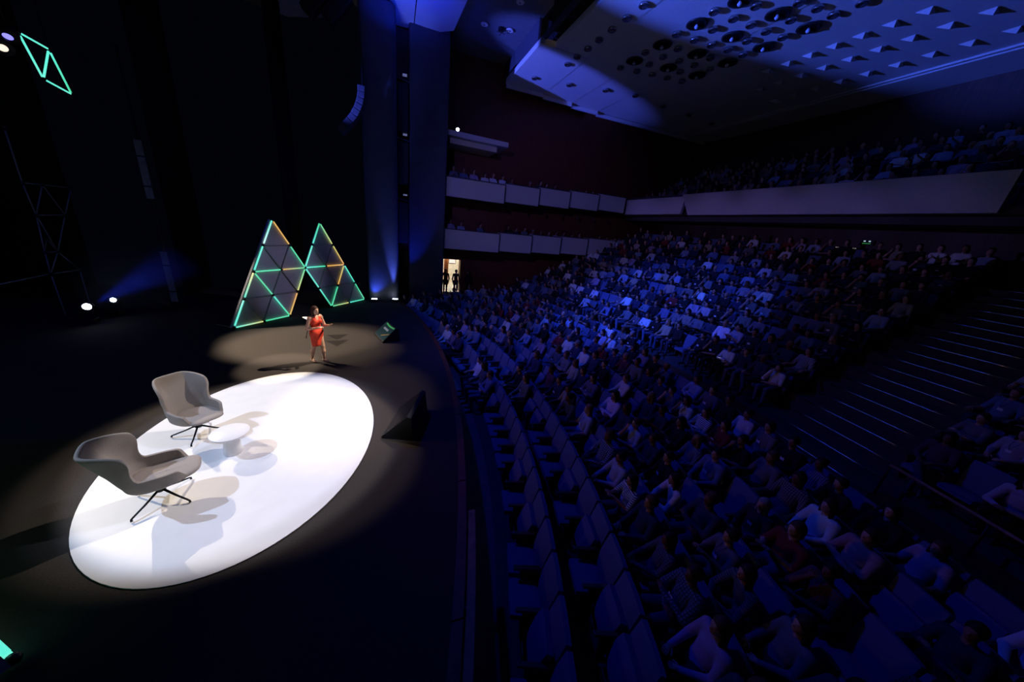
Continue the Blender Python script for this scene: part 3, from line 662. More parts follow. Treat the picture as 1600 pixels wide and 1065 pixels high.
def m_sign(name, loc, yaw, lean, label, mirror=False):
    """two leaning tube triangles side by side like a letter M; local X runs along the sign"""
    t = tag(empty(name, loc, yaw), label, 'light sign', 'light tube signs')
    h_ = sqrt(3)/2*side*1.012
    P = lambda q, e=0: Vector(((q[0] if not mirror else 6-q[0])*side, q[1]*h_*sin(lean)+e, .06+q[1]*h_*cos(lean)))
    near = lambda a, b: abs(hypot(a[0]-b[0], (a[1]-b[1])*.866)-1) < .02
    right = lambda q: q[0] > 3
    ok_edge = lambda a, b: not ((a[0] < 3 and b[0] > 3) or (b[0] < 3 and a[0] > 3)) and not (abs(a[0]-b[0]) == 1 and a[1] == b[1] and {a, b} in ({(2.5, 3), (3.5, 3)}, {(2.5, 1), (3.5, 1)}))
    ed = [(a, b) for i, a in enumerate(NODES) for b in NODES[i+1:] if near(a, b) and ok_edge(a, b)]
    for a, b in ed:
        k = LIT_L.get((a, b)); p, q = a, b
        if k is None: k = LIT_L.get((b, a)); p, q = b, a
        if k: seg(tube_me[k], 'light_tube', P(p), P(q), t); seg(off_me, 'back_rail', P(p, .06), P(q, .06), t)
        else: seg(off_me, 'frame_tube', P(p), P(q), t)
    for a in NODES: put('joint', node_me, t, P(a))
    for i, a in enumerate(NODES):
        for j in range(i+1, len(NODES)):
            for k in range(j+1, len(NODES)):
                b, c = NODES[j], NODES[k]
                if near(a, b) and near(b, c) and near(a, c) and ok_edge(a, b) and ok_edge(b, c) and ok_edge(a, c):
                    g_ = (P(a)+P(b)+P(c))/3
                    T_ = [g_+(P(q)-g_)*.965+Vector((0, .05, 0)) for q in (a, b, c)]
                    MB().slab(T_, (0, .02, 0)).build('panel', M_panel, t)
    # deep side frame on the outer edge
    for q0, q1 in (((0, 0), (2, 4)), ((6, 0), (4, 4))):
        a_, b_ = P(q0, .03), P(q1, .03); s_ = (-1 if q0[0] == 0 else 1)*(-1 if mirror else 1)
        MB().slab([a_+Vector((s_*.045, 0, 0)), b_+Vector((s_*.045, 0, 0)), b_+Vector((s_*.045, .09, 0)), a_+Vector((s_*.045, .09, 0))], (s_*.02, 0, 0)).build('side_frame', M_frame, t)
    for q in ((0, 0), (2, 0), (4, 0), (6, 0)):          # floor struts behind
        p = P(q, .05); MB().tube([p, (p.x, p.y+.9, .02)], .02, 6).build('strut', M_metal, t)
        top = P((q[0], 1.2), .06) if q[0] in (2, 4) else P((q[0]+(.6 if q[0] == 0 else -.6), 1.2), .06)
        MB().tube([top, (p.x, p.y+.9, .02)], .015, 6).build('strut', M_metal, t)
    return t
m_sign('light_tube_sign', (-5.146, 13.399, 0), .910, .085, 'large letter M sign of glowing green and orange tubes behind the speaker')
m_sign('light_tube_sign', (-3.30, 3.17, .03), atan2(.60, -.80), .085, 'twin tube sign cut off by the lower left picture corner')
# hanging rhombus of lit tubes and the unlit lattice upstage
t = tag(empty('hanging_tube_frame', (-10, 0, 0)), 'rhombus of five glowing green tubes hanging high at the left', 'light frame')
A_, B_, C_, D_ = (0, 16.09, 8.21), (0, 17.03, 8.15), (0, 16.49, 7.2), (0, 17.46, 7.07)
for p, q, k in ((A_, B_, 'cc'), (A_, C_, 'cc'), (B_, C_, 'cc'), (B_, D_, 'cg'), (C_, D_, 'cc')):
    d = Vector(q)-Vector(p); seg(tube_me[k], 'light_tube', p, q, t)
for p in (A_, B_, C_, D_): put('joint', node_me, t, p)
for p in (A_, B_): MB().tube([p, (p[0], p[1], 13.4)], .006, 5).build('wire', M_metal, t)
t = tag(empty('unlit_tube_lattice', (-10.2, 0, 0)), 'dim grey lattice of unlit tubes standing far upstage left', 'tube frame')
W = [(14.93, 4.1), (15.56, 4.1), (16.61, 4.08), (15.02, 3.2), (16.04, 3.21), (15.1, 2.51), (14.88, 2.1), (15.33, 2.08), (14.83, 1.44), (15.93, 1.41), (14.96, 5.55), (12.98, 1.38), (14.85, 0.05), (15.9, .05)]
for i, j in ((0, 1), (1, 2), (1, 3), (1, 4), (3, 4), (2, 4), (0, 3), (3, 7), (6, 7), (5, 7), (5, 6), (3, 6), (6, 8), (4, 7), (7, 8), (8, 11), (8, 9), (7, 9), (10, 0), (8, 12), (9, 13)):
    seg(off_me, 'frame_tube', (0, *W[i]), (0, *W[j]), t)
for p in W[:12]: put('joint', node_me, t, (0, *p))
# ------------------------------------------------------------------ slim upstage tower with pale banners
t = tag(empty('banner_tower', (-8.0, 16.3, 0)), 'slim dark tower with two pale strips standing upstage', 'tower')
MB().box((0, 0, .04), (.6, .6, .08)).build('base', M_metal, t)
MB().tube([(0, .06, .08), (0, .06, 8.5)], .03, 8).build('pole', M_metal, t)
M_strip = mat('banner_grey', (.22, .24, .26), .7, var=.25, scale=5)
for z0, z1 in ((4.0, 5.85), (.25, 2.15)):
    s_ = MB().box((0, 0, (z0+z1)/2), (.2, .03, z1-z0)).build('banner_strip', M_strip, t)
    for z in (z0+.4, z1-.5): MB().box((0, -.02, z), (.22, .02, .05)).build('strap', M_metal, s_)
# ------------------------------------------------------------------ lamps
def lens_mat(name, c, s): return mat(name, (.8, .8, .8), emit=c, estr=s)
M_lensw = lens_mat('lens_white', (.75, .82, 1.0), 14); M_lensb = lens_mat('lens_blue', (.24, .22, 1.0), 1.5); M_lensy = lens_mat('lens_warm', (1.0, .88, .70), 1.1)
def moving_head(loc, aim, label, lens, r=.13):
    """base, yoke and head; the head's lens points at aim"""
    t = tag(empty('moving_head_light', loc), label, 'stage light', 'moving head lights')
    MB().rbox((0, 0, .07), (.36, .30, .14), .02).build('base', M_matte, t)
    d = (Vector(aim)-Vector(loc)-Vector((0, 0, .5))).normalized(); side_ = d.cross(Vector((0, 0, 1))).normalized(); c = Vector((0, 0, .5))
    for s_ in (-1, 1): MB().tube([side_*s_*.1+Vector((0, 0, .14)), side_*s_*.2+Vector((0, 0, .25)), side_*s_*.2+c], .03, 6).build('yoke', M_matte, t)
    R = d.to_track_quat('Z', 'Y').to_matrix()
    hd = MB().lathe([(0, -.22), (.10, -.2), (.16, -.08), (.165, .14), (.15, .17), (r+.01, .165)], 20, c, rot=R).build('head', M_matte, t, smooth=True)
    MB().lathe([(0, .15), (r, .155), (r, .165), (0, .175)], 20, c, rot=R).build('lens', lens, hd)
    return t
moving_head((-9.26, 14.23, 0), (0, 5, 5.5), 'left of two white glaring moving lights on the floor upstage', M_lensw, .10)
moving_head((-9.17, 15.21, 0), (0, 5, 5.5), 'right of two white glaring moving lights on the floor upstage', M_lensw, .075)
spot('moving_head_beam', (-9.05, 14.3, .62), (-6.2, 15.4, 2.6), 420, (.02, .05, 1.0), 34, .8, .08)
# thin stage haze in front of the floor lights: a low cloud that only scatters light
hz = bpy.data.materials.new('thin_haze'); hz.use_nodes = True; nt = hz.node_tree; nt.nodes.remove(nt.nodes['Principled BSDF'])
vs_ = nt.nodes.new('ShaderNodeVolumeScatter'); vs_.inputs['Density'].default_value = .0; vs_.inputs['Color'].default_value = (.8, .85, 1, 1)
nt.links.new(vs_.outputs[0], nt.nodes['Material Output'].inputs['Volume'])
tc_ = nt.nodes.new('ShaderNodeTexCoord'); mp_ = nt.nodes.new('ShaderNodeMapping'); mp_.inputs['Scale'].default_value = (1/1.8, 1/1.6, 1/1.3)
gr_ = nt.nodes.new('ShaderNodeTexGradient'); gr_.gradient_type = 'SPHERICAL'; mu_ = nt.nodes.new('ShaderNodeMath'); mu_.operation = 'MULTIPLY'; mu_.inputs[1].default_value = .10
nt.links.new(tc_.outputs['Object'], mp_.inputs[0]); nt.links.new(mp_.outputs[0], gr_.inputs[0]); nt.links.new(gr_.outputs['Fac'], mu_.inputs[0]); nt.links.new(mu_.outputs[0], vs_.inputs['Density'])
bm = bmesh.new(); bmesh.ops.create_icosphere(bm, subdivisions=3, radius=1); bmesh.ops.scale(bm, vec=(1.8, 1.6, 1.3), verts=bm.verts)
me = bpy.data.meshes.new('stage_haze'); bm.to_mesh(me); bm.free(); me.materials.append(hz)
tag(put('stage_haze', me, None, (-8.1, 14.8, 1.5)), 'thin blue haze hanging over the two floor lights upstage', 'haze', kind='stuff')
def hung_lamp(loc, aim, label, lens, r):
    t = tag(empty('hanging_spotlight', loc), label, 'stage light', 'spotlights hanging upper left')
    d = (Vector(aim)-Vector(loc)).normalized(); R = d.to_track_quat('Z', 'Y').to_matrix()
    hd = MB().lathe([(0, -.3), (r*.6, -.28), (r*1.1, -.1), (r*1.15, .04), (r, .045)], 22, rot=R).build('housing', M_matte, t, smooth=True)
    MB().lathe([(0, .03), (r, .03), (r, .04), (0, .05)], 22, rot=R).build('lens', lens, hd)
    MB().tube([d*-.2, (0, 0, .5), (0, 0, 5)], .02, 6).build('hanger', M_metal, t)
hung_lamp((-8, 12.57, 7.24), (-6.5, 9, 2.0), 'violet blue spotlight hanging beside the lit rhombus', M_lensb, .15)
hung_lamp((-8, 12.33, 6.94), (-2, 6, 0), 'warm white spotlight hanging at the left picture edge', M_lensy, .15)
def uplight(loc, aim, label, power, color, angle):
    t = tag(empty('floor_uplight', loc), label, 'uplight', 'uplights at the columns')
    MB().rbox((0, 0, .07), (.30, .22, .14), .02).build('housing', M_matte, t); MB().box((0, 0, .145), (.26, .16, .012)).build('lens', M_lensw, t)
    for s_ in (-1, 1): MB().box((s_*.17, 0, .06), (.02, .2, .12)).build('bracket', M_metal, t)
    spot('uplight_beam', (loc[0], loc[1], loc[2]+.2), aim, power, color, angle, .8, .06)
uplight((-.80, 18.12, 0), (-.85, 18.50, 3), 'glaring white uplight at the foot of the left column', 150, BLUE, 110)
uplight((.22, 18.20, 0), (.16, 18.50, 3), 'glaring white uplight between the two columns', 1700, (.10, .16, 1.0), 24)
spot('soffit_blue', (.8, 16.6, 11.3), (.8, 17.2, 13.2), 230, (.006, .03, 1.0), 130, .5, .1)
spot('column_edge_blue', (.9, 18.6, .3), (1.2, 19.9, 6), 500, DEEP, 50, .7, .05)
lp = tag(empty('wall_spotlight', (3.65, 20.9, 9.2)), 'small glaring white lamp above the ledge on the far wall', 'lamp')
MB().lathe([(0, -.2), (.08, -.18), (.10, 0), (.09, .02)], 14, rot=Vector((-.2, -1, -.25)).to_track_quat('Z', 'Y').to_matrix()).build('housing', M_matte, lp)
MB().lathe([(0, .0), (.085, .01), (.085, .02), (0, .03)], 14, rot=Vector((-.2, -1, -.25)).to_track_quat('Z', 'Y').to_matrix()).build('lens', M_lensw, lp)
MB().tube([(0, .1, -.05), (0, .1, -.28)], .02, 6).build('stem', M_metal, lp)
lp = tag(empty('catwalk_lamp', (6.95, 15.9, 12.75)), 'small warm lamp glowing in the ceiling lighting slot', 'lamp')
MB().lathe([(0, -.1), (.05, -.08), (.07, 0), (.05, .06), (0, .08)], 12).build('bulb', lens_mat('lens_amber', (1, .70, .25), 3), lp, smooth=True); MB().lathe([(.03, .07), (.05, .09), (.05, .2)], 10).build('holder', M_metal, lp)
# ------------------------------------------------------------------ speaker cabinets in the gap between the columns
for k, (z0, z1) in enumerate(((8.3, 10.4), (5.95, 7.9), (3.0, 5.1))):
    t = tag(empty('column_loudspeaker', (.72, 19.9, z0)), '%s tall black loudspeaker in the gap between the columns' % ('top', 'middle', 'lowest')[k], 'loudspeaker', 'loudspeakers between the columns')
    hh = z1-z0
    MB().rbox((0, 0, hh/2), (.52, .5, hh), .03).build('cabinet', M_matte, t)
    MB().box((0, -.255, hh/2), (.46, .015, hh-.12)).build('grille', mat('speaker_grille', (.03, .028, .03), .6), t)
    MB().slab([(-.3, -.28, hh+.12), (.3, -.28, hh+.02), (.3, .2, hh+.02), (-.3, .2, hh+.12)], (0, 0, .03)).build('top_plate', M_blueconc, t)
    if k == 0: MB().lathe([(.035, -.27), (.055, -.27), (.055, -.262), (.035, -.262)], 14, (.12, 0, .55), rot=Matrix.Rotation(-pi/2, 3, 'X') @ Matrix.Rotation(pi, 3, 'X')).build('badge', M_white, t)
    MB().box((.1, -.1, hh+.33), (.2, .15, .07)).build('lamp_pod', mat('pod_white', (.7, .7, .72), .5, emit=(.4, .45, 1), estr=.2), t)
# curved line array hanging left of the columns
t = tag(empty('line_array', (0, 0, 0)), 'curved black loudspeaker array hanging beside the left column', 'loudspeaker')
pts = []; 
for k in range(9):
    u = k/8; pts.append((-.98-.9*u**2.2, 17.6, 9.2-1.75*u))
for k in range(8):
    a, b = Vector(pts[k]), Vector(pts[k+1]); d = b-a; th = atan2(d.x, -d.z)
    MB().rbox((a+b)/2, (.28, .7, d.length*.94), .02, rot=Matrix.Rotation(-th, 3, 'Y')).build('cabinet', mat('array_box', (.05, .05, .06), .5), t)
MB().tube([(pts[0][0]+.02, 17.6, 9.2), (pts[0][0]+.02, 17.6, 12.8)], .02, 6).build('hoist_chain', M_metal, t)
for k, (x, y, z, ry) in enumerate(((-2.55, 18.6, 12.1, .7), (-1.85, 18.7, 12.1, .7))):
    t = tag(empty('flown_loudspeaker', (x, y, z)), '%s black loudspeaker hung under the blue soffit at top' % ('left', 'right')[k], 'loudspeaker', 'loudspeakers under the soffit')
    R = Matrix.Rotation(ry, 3, 'Y')
    MB().rbox((0, 0, 0), (.5, .5, 1.3), .03, rot=R).build('cabinet', M_matte, t); MB().box(R @ Vector((0, -.255, 0)), (.44, .012, 1.2), rot=R).build('grille', M_matte, t); MB().tube([(0, 0, .3), (0, 0, .8)], .03, 6).build('hanger', M_metal, t)
# small fittings at the back under the balcony
e = tag(empty('exit_sign', (20.66, 9.35, 5.35)), 'small green lit exit sign under the balcony', 'sign')
MB().box((0, 0, 0), (.06, .5, .24)).build('housing', M_matte, e); MB().box((-.035, 0, -.04), (.01, .30, .04)).build('green_field', mat('exit_green', (.05, .3, .08), emit=(.05, .45, .1), estr=.25), e)
for s_ in (-.09, .09): MB().box((-.035, s_, .06), (.012, .07, .05)).build('lamp_lens', mat('exit_white', (.8, .9, 1), emit=(.6, .85, 1), estr=.5), e)
e = tag(empty('booth_desk_light', (20.6, 10.05, 5.06)), 'dim row of little white lights under the balcony', 'lights')
MB().box((0, 0, 0), (.1, 1.0, .05)).build('strip', M_matte, e)
for k in range(9): MB().box((-.06, -.42+.105*k, 0), (.02, .07, .04)).build('lamp', mat('desk_lamp', (.6, .5, .5), emit=(.6, .5, .48), estr=.25), e)
# ------------------------------------------------------------------ people
M_skin = mat_objcolor('skin', .55, rand=[(.55, .33, .24), (.48, .27, .19), (.60, .38, .29), (.34, .18, .12), (.52, .30, .21), (.22, .11, .07)])
M_top = mat_objcolor('clothing_top')
M_trs = mat_objcolor('trousers', rand=[(.02, .022, .03), (.05, .06, .10), (.10, .13, .22), (.015, .015, .018), (.16, .15, .14), (.06, .08, .14)])
M_shoe = mat('shoes', (.03, .028, .028), .5)
M_hair = mat_objcolor('hair', .6)
def hand(wrist, d, nrm, side, prims, mb, tg=0, curl=.35, sz=1.):
    """palm blended into the arm, four bent fingers and a thumb; d = pointing direction, nrm = back-of-hand normal, side = thumb side sign"""
    w = Vector(wrist); d = Vector(d).normalized(); nrm = Vector(nrm); nrm = (nrm-d*nrm.dot(d)).normalized(); lat = d.cross(nrm).normalized()*side
    palm = w+d*.075*sz
    prims.append(cap(w, w+d*.03, .026*sz, .03*sz, tg, k=.02))
    for q in (-.022, .0, .022): prims.append(cap(w+d*.03*sz+lat*q*.6, palm+lat*q*sz, .016*sz, .015*sz, tg, k=.018))
    for i, (off, L) in enumerate(((.030, .072), (.010, .080), (-.010, .075), (-.030, .060))):
        p = palm+lat*off*sz; pts = [p-d*.012]; dd = d.copy()
        for s in range(3):
            dd = (Matrix.Rotation(-curl*(.6+.5*s), 3, lat*side) @ dd).normalized() if curl else dd
            p = p+dd*(L*sz/3*(1.25-.2*s)); pts.append(p.copy())
        mb.tube(pts, [.0095*sz, .0088*sz, .008*sz, .0055*sz], 6, tg)
    p = w+d*.03*sz+lat*.024*sz; t1 = (d*.6+lat*.8-nrm*.15).normalized(); t2 = (d*.9+lat*.35-nrm*.3).normalized()
    mb.tube([p, p+t1*.035*sz, p+t1*.035*sz+t2*.03*sz, p+t1*.035*sz+t2*.052*sz], [.013*sz, .011*sz, .010*sz, .006*sz], 6, tg)
def head_prims(h, tg=0):
    """h = centre of the head; the face looks along +Y"""
    x, y, z = h; H = lambda a, b, c: (x+a, y+b, z+c)
    return [ell(H(0, -.012, .025), (.074, .094, .092), tg, .02), ell(H(0, .012, -.035), (.060, .076, .078), tg, .03), cap(H(0, .050, -.085), H(0, .060, -.082), .026, .024, tg, k=.03),
            cap(H(0, .080, .012), H(0, .099, -.022), .009, .0135, tg, k=.012), ell(H(0, .082, -.056), (.024, .010, .0075), tg, .006),
            cap(H(-.03, .074, .032), H(.03, .074, .032), .010, .010, tg, k=.02),
            ell(H(.076, -.010, -.005), (.010, .020, .030), tg, .008), ell(H(-.076, -.010, -.005), (.010, .020, .030), tg, .008),
            sub(H(.030, .090, .010), (.014, .012, .008)), sub(H(-.030, .090, .010), (.014, .012, .008))]
HAIRS = {}
def hair_mesh(style):
    if style in HAIRS: return HAIRS[style]
    # around the head centre at the origin
    P = [ell((0, -.022, .032), (.086, .102, .098), 0, .02)]
    if style == 'short': P += [cap((0, -.07, -.03), (0, -.075, -.05), .05, .04, 0, (1.3, 1, 1))]
    if style == 'long': P += [cap((0, -.06, 0), (0, -.085, -.22), .062, .05, 0, (1.45, .9, 1)), cap((.068, -.01, -.02), (.085, -.01, -.2), .028, .022, 0), cap((-.068, -.01, -.02), (-.085, -.01, -.2), .028, .022, 0)]
    if style == 'bob': P += [cap((0, -.05, 0), (0, -.06, -.10), .07, .06, 0, (1.3, 1, 1)), cap((.072, -.005, 0), (.078, .005, -.09), .024, .022, 0), cap((-.072, -.005, 0), (-.078, .005, -.09), .024, .022, 0)]
    if style == 'bun': P += [ell((0, -.125, .05), (.042, .042, .042), 0), cap((0, -.06, -.02), (0, -.07, -.05), .05, .04, 0, (1.3, 1, 1))]
    P += [sub((0, .108, -.030), (.070, .095, .085)), sub((0, .1, -.13), (.06, .12, .10))]
    if style in ('short', 'bun'): P += [sub((.085, .03, -.06), (.03, .05, .05)), sub((-.085, .03, -.06), (.03, .05, .05))]
    V, F, T = skin_mesh(P, .011, .03)
    me = to_mesh('hair', V, F, T, [M_hair]); HAIRS[style] = me
    return me
def seated(pose, vox, fingers=True):
    """sitting figure: floor under the hips is the origin, it faces +Y"""
    SK, TP, TR, SH = 0, 1, 2, 3
    lean = {0: 0, 1: -.02, 2: .05, 3: -.04, 4: -.01, 5: .03, 6: .20}[pose]
    sl = 0 if pose in (2, 3, 5) else 1                      # 1 = long sleeves
    mb = MB(); q = []
    Y = lambda z: -.02-.14*(z-.55)+lean*(z-.5)/.5
    c = Vector((0, Y(.86), .86)); nk = Vector((0, Y(1.03), 1.03)); hd = Vector((0, Y(1.03)+.03+.1*max(0, lean), 1.205))
    q += [cap((-.085, .0, .545), (.085, .0, .545), .118, .118, TR), cap((0, .0, .58), (0, Y(.74), .74), .100, .098, TP, (1.30, 1, 1), .05),
          cap((0, Y(.74), .74), c, .099, .106, TP, (1.42, 1, 1), .05), cap((-.155, nk.y, .975), (.155, nk.y, .975), .066, .066, TP, k=.06),
          cap(nk, hd+Vector((0, -.02, -.07)), .054, .048, SK, k=.025)]
    q += head_prims(hd)
    kn = [(-.13, .46, .53), (.13, .46, .53)]; an = [(-.12, .44, .085), (.12, .44, .085)]
    if pose == 4: kn[1] = (.0, .50, .625); an[1] = (-.22, .62, .30); kn[0] = (-.06, .46, .52); an[0] = (-.05, .42, .085)
    if pose == 3: an = [(-.17, .52, .085), (.16, .40, .085)]
    if pose == 6: an = [(-.10, .34, .085), (.10, .34, .085)]
    for s, (k_, a_) in zip((-1, 1), zip(kn, an)):
        q += [cap((s*.09, .03, .53), k_, .092, .066, TR, k=.04), cap(k_, a_, .062, .043, TR, k=.03)]
        fd = Vector((s*.03, .17, -.035)) if not (pose == 4 and s == 1) else Vector((-.06, .13, -.11))
        a2 = Vector(a_)+Vector((0, -.02, -.035)); q += [cap(a2, a2+fd, .042, .034, SH, (1, 1, 1), .02)]
    A = {0: [((-.235, .02, .71), (-.13, .28, .65), (.5, .8, -.1)), ((.235, .02, .71), (.11, .29, .66), (-.5, .8, -.1))],
         1: [((-.235, .06, .73), (.08, .18, .79), (1, -.1, .2)), ((.235, .06, .73), (-.08, .215, .755), (-1, -.1, .1))],
         2: [((-.235, .06, .71), (.06, .24, .67), (1, .2, 0)), ((.19, .22, .76), (.06, .15+lean*.6, 1.03), (-.3, -.1, .9))],
         3: [((-.265, -.03, .69), (-.285, .22, .675), (0, 1, -.15)), ((.265, -.03, .69), (.285, .22, .675), (0, 1, -.15))],
         4: [((-.235, .06, .72), (-.10, .32, .70), (.5, .8, 0)), ((.235, .06, .72), (.08, .34, .71), (-.5, .8, 0))],
         5: [((-.235, .08, .74), (-.07, .31, .88), (.1, .7, .6)), ((.235, .08, .74), (.07, .31, .86), (-.1, .7, .6))],
         6: [((-.24, .30, .66), (-.05, .47, .70), (.6, .6, .2)), ((.24, .30, .66), (.05, .48, .69), (-.6, .6, .2))]}[pose]
    for s, (e, w_, d) in zip((-1, 1), A):
        sh = (s*.185, nk.y-.005, .965); mid = Vector(e).lerp(Vector(w_), .12)
        q += [cap(sh, e, .064, .054, TP, k=.03), cap(e, w_, .050 if sl else .043, .036 if sl else .029, TP if sl else SK, k=.02)]
        if not sl: q.append(cap(Vector(sh).lerp(Vector(e), .8), e, .047, .045, SK, k=.02))
        if fingers: hand(w_, d, (0, .1, 1) if pose not in (2,) or s < 0 else (.2, 1, 0), -s, q, mb)
        else: q.append(cap(w_, Vector(w_)+Vector(d).normalized()*.1, .03, .025, SK, k=.02))
    V, F, T = skin_mesh(q, vox)
    return V, F, T, mb, hd
def standing(prims_extra, arms, vox, mats, female=True, dress=False, stance=.09):
    """upright figure facing +Y, 1.68 m tall"""
    SK, TP, TR, SH = 0, 1, 2, 3
    mb = MB(); q = []; hd = Vector((0, .03, 1.575)); B = SK if dress else TP; L = SK if dress else TR
    q += [cap((-.06, 0, .93), (.06, 0, .93), .105, .105, L if dress else TR, k=.05), cap((0, .0, 1.0), (0, .0, 1.12), .090, .082, B, (1.2, 1, 1), .06), cap((0, 0, 1.12), (0, .0, 1.30), .084, .102, B, (1.3, .95, 1), .06),
          cap((-.14, -.01, 1.375), (.14, -.01, 1.375), .058, .058, B, k=.06), cap((0, -.01, 1.40), (0, .012, 1.51), .046, .043, SK, k=.03)]
    if female: q += [ell((.065, .085, 1.255), (.062, .055, .06), B, .03), ell((-.065, .085, 1.255), (.062, .055, .06), B, .03)]
    q += head_prims(hd)
    for s in (-1, 1):
        fy = -.13*s if dress else 0
        q += [cap((s*.085, 0, .90), (s*stance, .02+fy*.5, .50), .092, .058, L, k=.05), cap((s*stance, .02+fy*.5, .50), (s*stance, .0+fy*.8, .34), .054, .056, L, k=.03), cap((s*stance, -.005+fy*.8, .34), (s*stance, -.02+fy, .09), .055, .034, L, k=.03)]
        q += [cap((s*stance, -.03+fy, .06), (s*(stance+.02), .12+fy, .035), .034, .026, SK if dress else SH, k=.02)]
    for s, (e, w_, d, nr) in zip((-1, 1), arms):
        sh = (s*.175, -.01, 1.36)
        q += [cap(sh, e, .050, .040, B if not dress else SK, k=.03), cap(e, w_, .038, .026, B if not dress else SK, k=.02)]
        hand(w_, d, nr, -s, q, mb, curl=.25)
    V, F, T = skin_mesh(q+prims_extra, vox)
    return V, F, T, mb, hd
# the speaker
loc = (-2.02, 10.2, 0); face = RGT*.92-FWD*.40; rz = atan2(face.y, face.x)-pi/2
arms = [((-.25, .03, 1.08), (-.17, .30, 1.15), (.1, .95, .35), (0, -.2, -1)), ((.25, -.03, 1.06), (.10, .21, 1.12), (-.7, .65, .15), (0, .2, 1))]
V, F, T, mb, hd = standing([], arms, .0085, None, True, True)
M_skinf = mat('warm_skin', (.62, .36, .25), .5, var=.06, scale=12)
body = put('person', to_mesh('person', V, F, T, [M_skinf, M_skinf, M_skinf, M_skinf], mb), None, loc, rz)
tag(body, 'woman in a sleeveless red knee-length dress speaking on stage, hands raised', 'person')
# sleeveless dress: bodice, waist and pencil skirt with a V neck
q = [cap((0, 0, 1.00), (0, 0, 1.12), .102, .092, 0, (1.2, 1, 1), .06), cap((0, 0, 1.12), (0, 0, 1.30), .094, .112, 0, (1.28, .97, 1), .06), cap((-.115, -.01, 1.365), (.115, -.01, 1.365), .060, .060, 0, k=.05),
     ell((.065, .088, 1.255), (.070, .062, .068), 0, .03), ell((-.065, .088, 1.255), (.070, .062, .068), 0, .03),
     cap((-.06, 0, .93), (.06, 0, .93), .118, .118, 0, k=.05), cap((0, 0, .86), (0, .01, .55), .100, .090, 0, (1.50, 1, 1), .05), cap((-.055, .0, .90), (-.065, .0, .60), .112, .086, 0, k=.07), cap((.055, .0, .90), (.065, .02, .60), .112, .086, 0, k=.07),
     sub((0, .13, 1.42), (.055, .12, .12)), sub((0, 0, 1.50), (.085, .12, .085)), cutz(.53)]
V, F, T = skin_mesh(q, .009)
d_ = put('dress', to_mesh('dress', V, F, T, [mat('red_dress', (.78, .055, .022), .7, var=.12, scale=14, bump=.2)]), body); d_['label'] = 'red dress'
h_ = put('hair', hair_mesh('long'), body, hd); h_.color = (.045, .02, .014, 1); h_['label'] = 'dark brown wavy hair'; h_.rotation_euler = (0, 0, 0)
for s in (-1, 1):
    fy = -.13*s; m = MB()
    V, F, T = skin_mesh([cap((s*.09, -.05+fy, .055), (s*.10, .04+fy, .030), .036, .034, 0), cap((s*.10, .04+fy, .028), (s*.112, .15+fy, .02), .034, .016, 0), sub((s*.092, -.03+fy, .10), (.03, .055, .035))], .008, .02)
    sh = put('shoe', to_mesh('shoe', V, F, T, [mat('nude_shoe', (.55, .36, .25), .4)]), body)
    MB().tube([(s*.09, -.065+fy, .05), (s*.09, -.06+fy, .0)], [.012, .006], 6).build('heel', mat('nude_shoe', (.55, .36, .25), .4), sh)
ck = tag(empty('presentation_clicker', Vector(loc)+Matrix.Rotation(rz, 3, 'Z') @ Vector((.045, .262, 1.135)), rz+.7), 'small white clicker in the hand of the woman in red', 'clicker')
MB().rbox((0, 0, 0), (.10, .028, .018), .006).build('body', M_white, ck); MB().lathe([(0, 0), (.008, 0), (.008, .003), (0, .003)], 8, (.02, 0, .009)).build('button', M_matte, ck)
# ushers standing in the far doorway
usher_arms = [((-.24, .0, 1.08), (-.22, .08, .83), (0, .2, -1), (-1, 0, 0)), ((.24, .0, 1.08), (.22, .08, .83), (0, .2, -1), (1, 0, 0))]
V, F, T, mb, hd = standing([], usher_arms, .018, None, False, False)
ume = to_mesh('standing_person', V, F, T, [M_skin, M_top, M_trs, M_shoe], mb)
for k, (x, y, z, r, lab) in enumerate(((3.45, 22.05, -.30, 2.7, 'left dark figure standing in the bright far doorway'), (4.12, 21.95, -.30, 3.3, 'middle dark figure standing in the bright far doorway'), (4.95, 21.9, -.30, 2.2, 'dark figure standing just right of the bright far doorway'))):
    o = put('person', ume, None, (x, y, z), r); o.color = (.02, .02, .025, 1); tag(o, lab, 'person', 'people at the far door')
    c_ = put('hair', hair_mesh('short'), o, hd); c_.color = (.02, .015, .012, 1)
# ------------------------------------------------------------------ seats
M_fabric = mat('seat_fabric', (.11, .145, .27), .85, spec=.2, var=.08, scale=60, bump=.15)
M_seatdark = mat('seat_frame', (.03, .03, .04), .5); M_arm = mat('arm_rest_wood', (.10, .055, .035), .45)
def cushion_mesh(name, sx, sy, sz, dome, mt, M):
    bm = bmesh.new(); bmesh.ops.create_grid(bm, x_segments=6, y_segments=6, size=.5)
    for v in bm.verts:
        u, w_ = v.co.x*2, v.co.y*2; e = (1-u**4)*(1-w_**4)
        v.co = Vector((v.co.x*sx*(1-.03*w_*w_), v.co.y*sy*(1-.04*u*u), dome*e))
    ret = bmesh.ops.extrude_face_region(bm, geom=bm.faces[:])
    for v in [g_ for g_ in ret['geom'] if isinstance(g_, bmesh.types.BMVert)]: v.co.z = -sz
    bmesh.ops.recalc_face_normals(bm, faces=bm.faces); bmesh.ops.transform(bm, matrix=M, verts=bm.verts)
    me = bpy.data.meshes.new(name); bm.to_mesh(me); bm.free(); me.materials.append(mt)
    me.polygons.foreach_set('use_smooth', [True]*len(me.polygons))
    try: me.set_sharp_from_angle(angle=radians(50))
    except Exception: pass
    return me
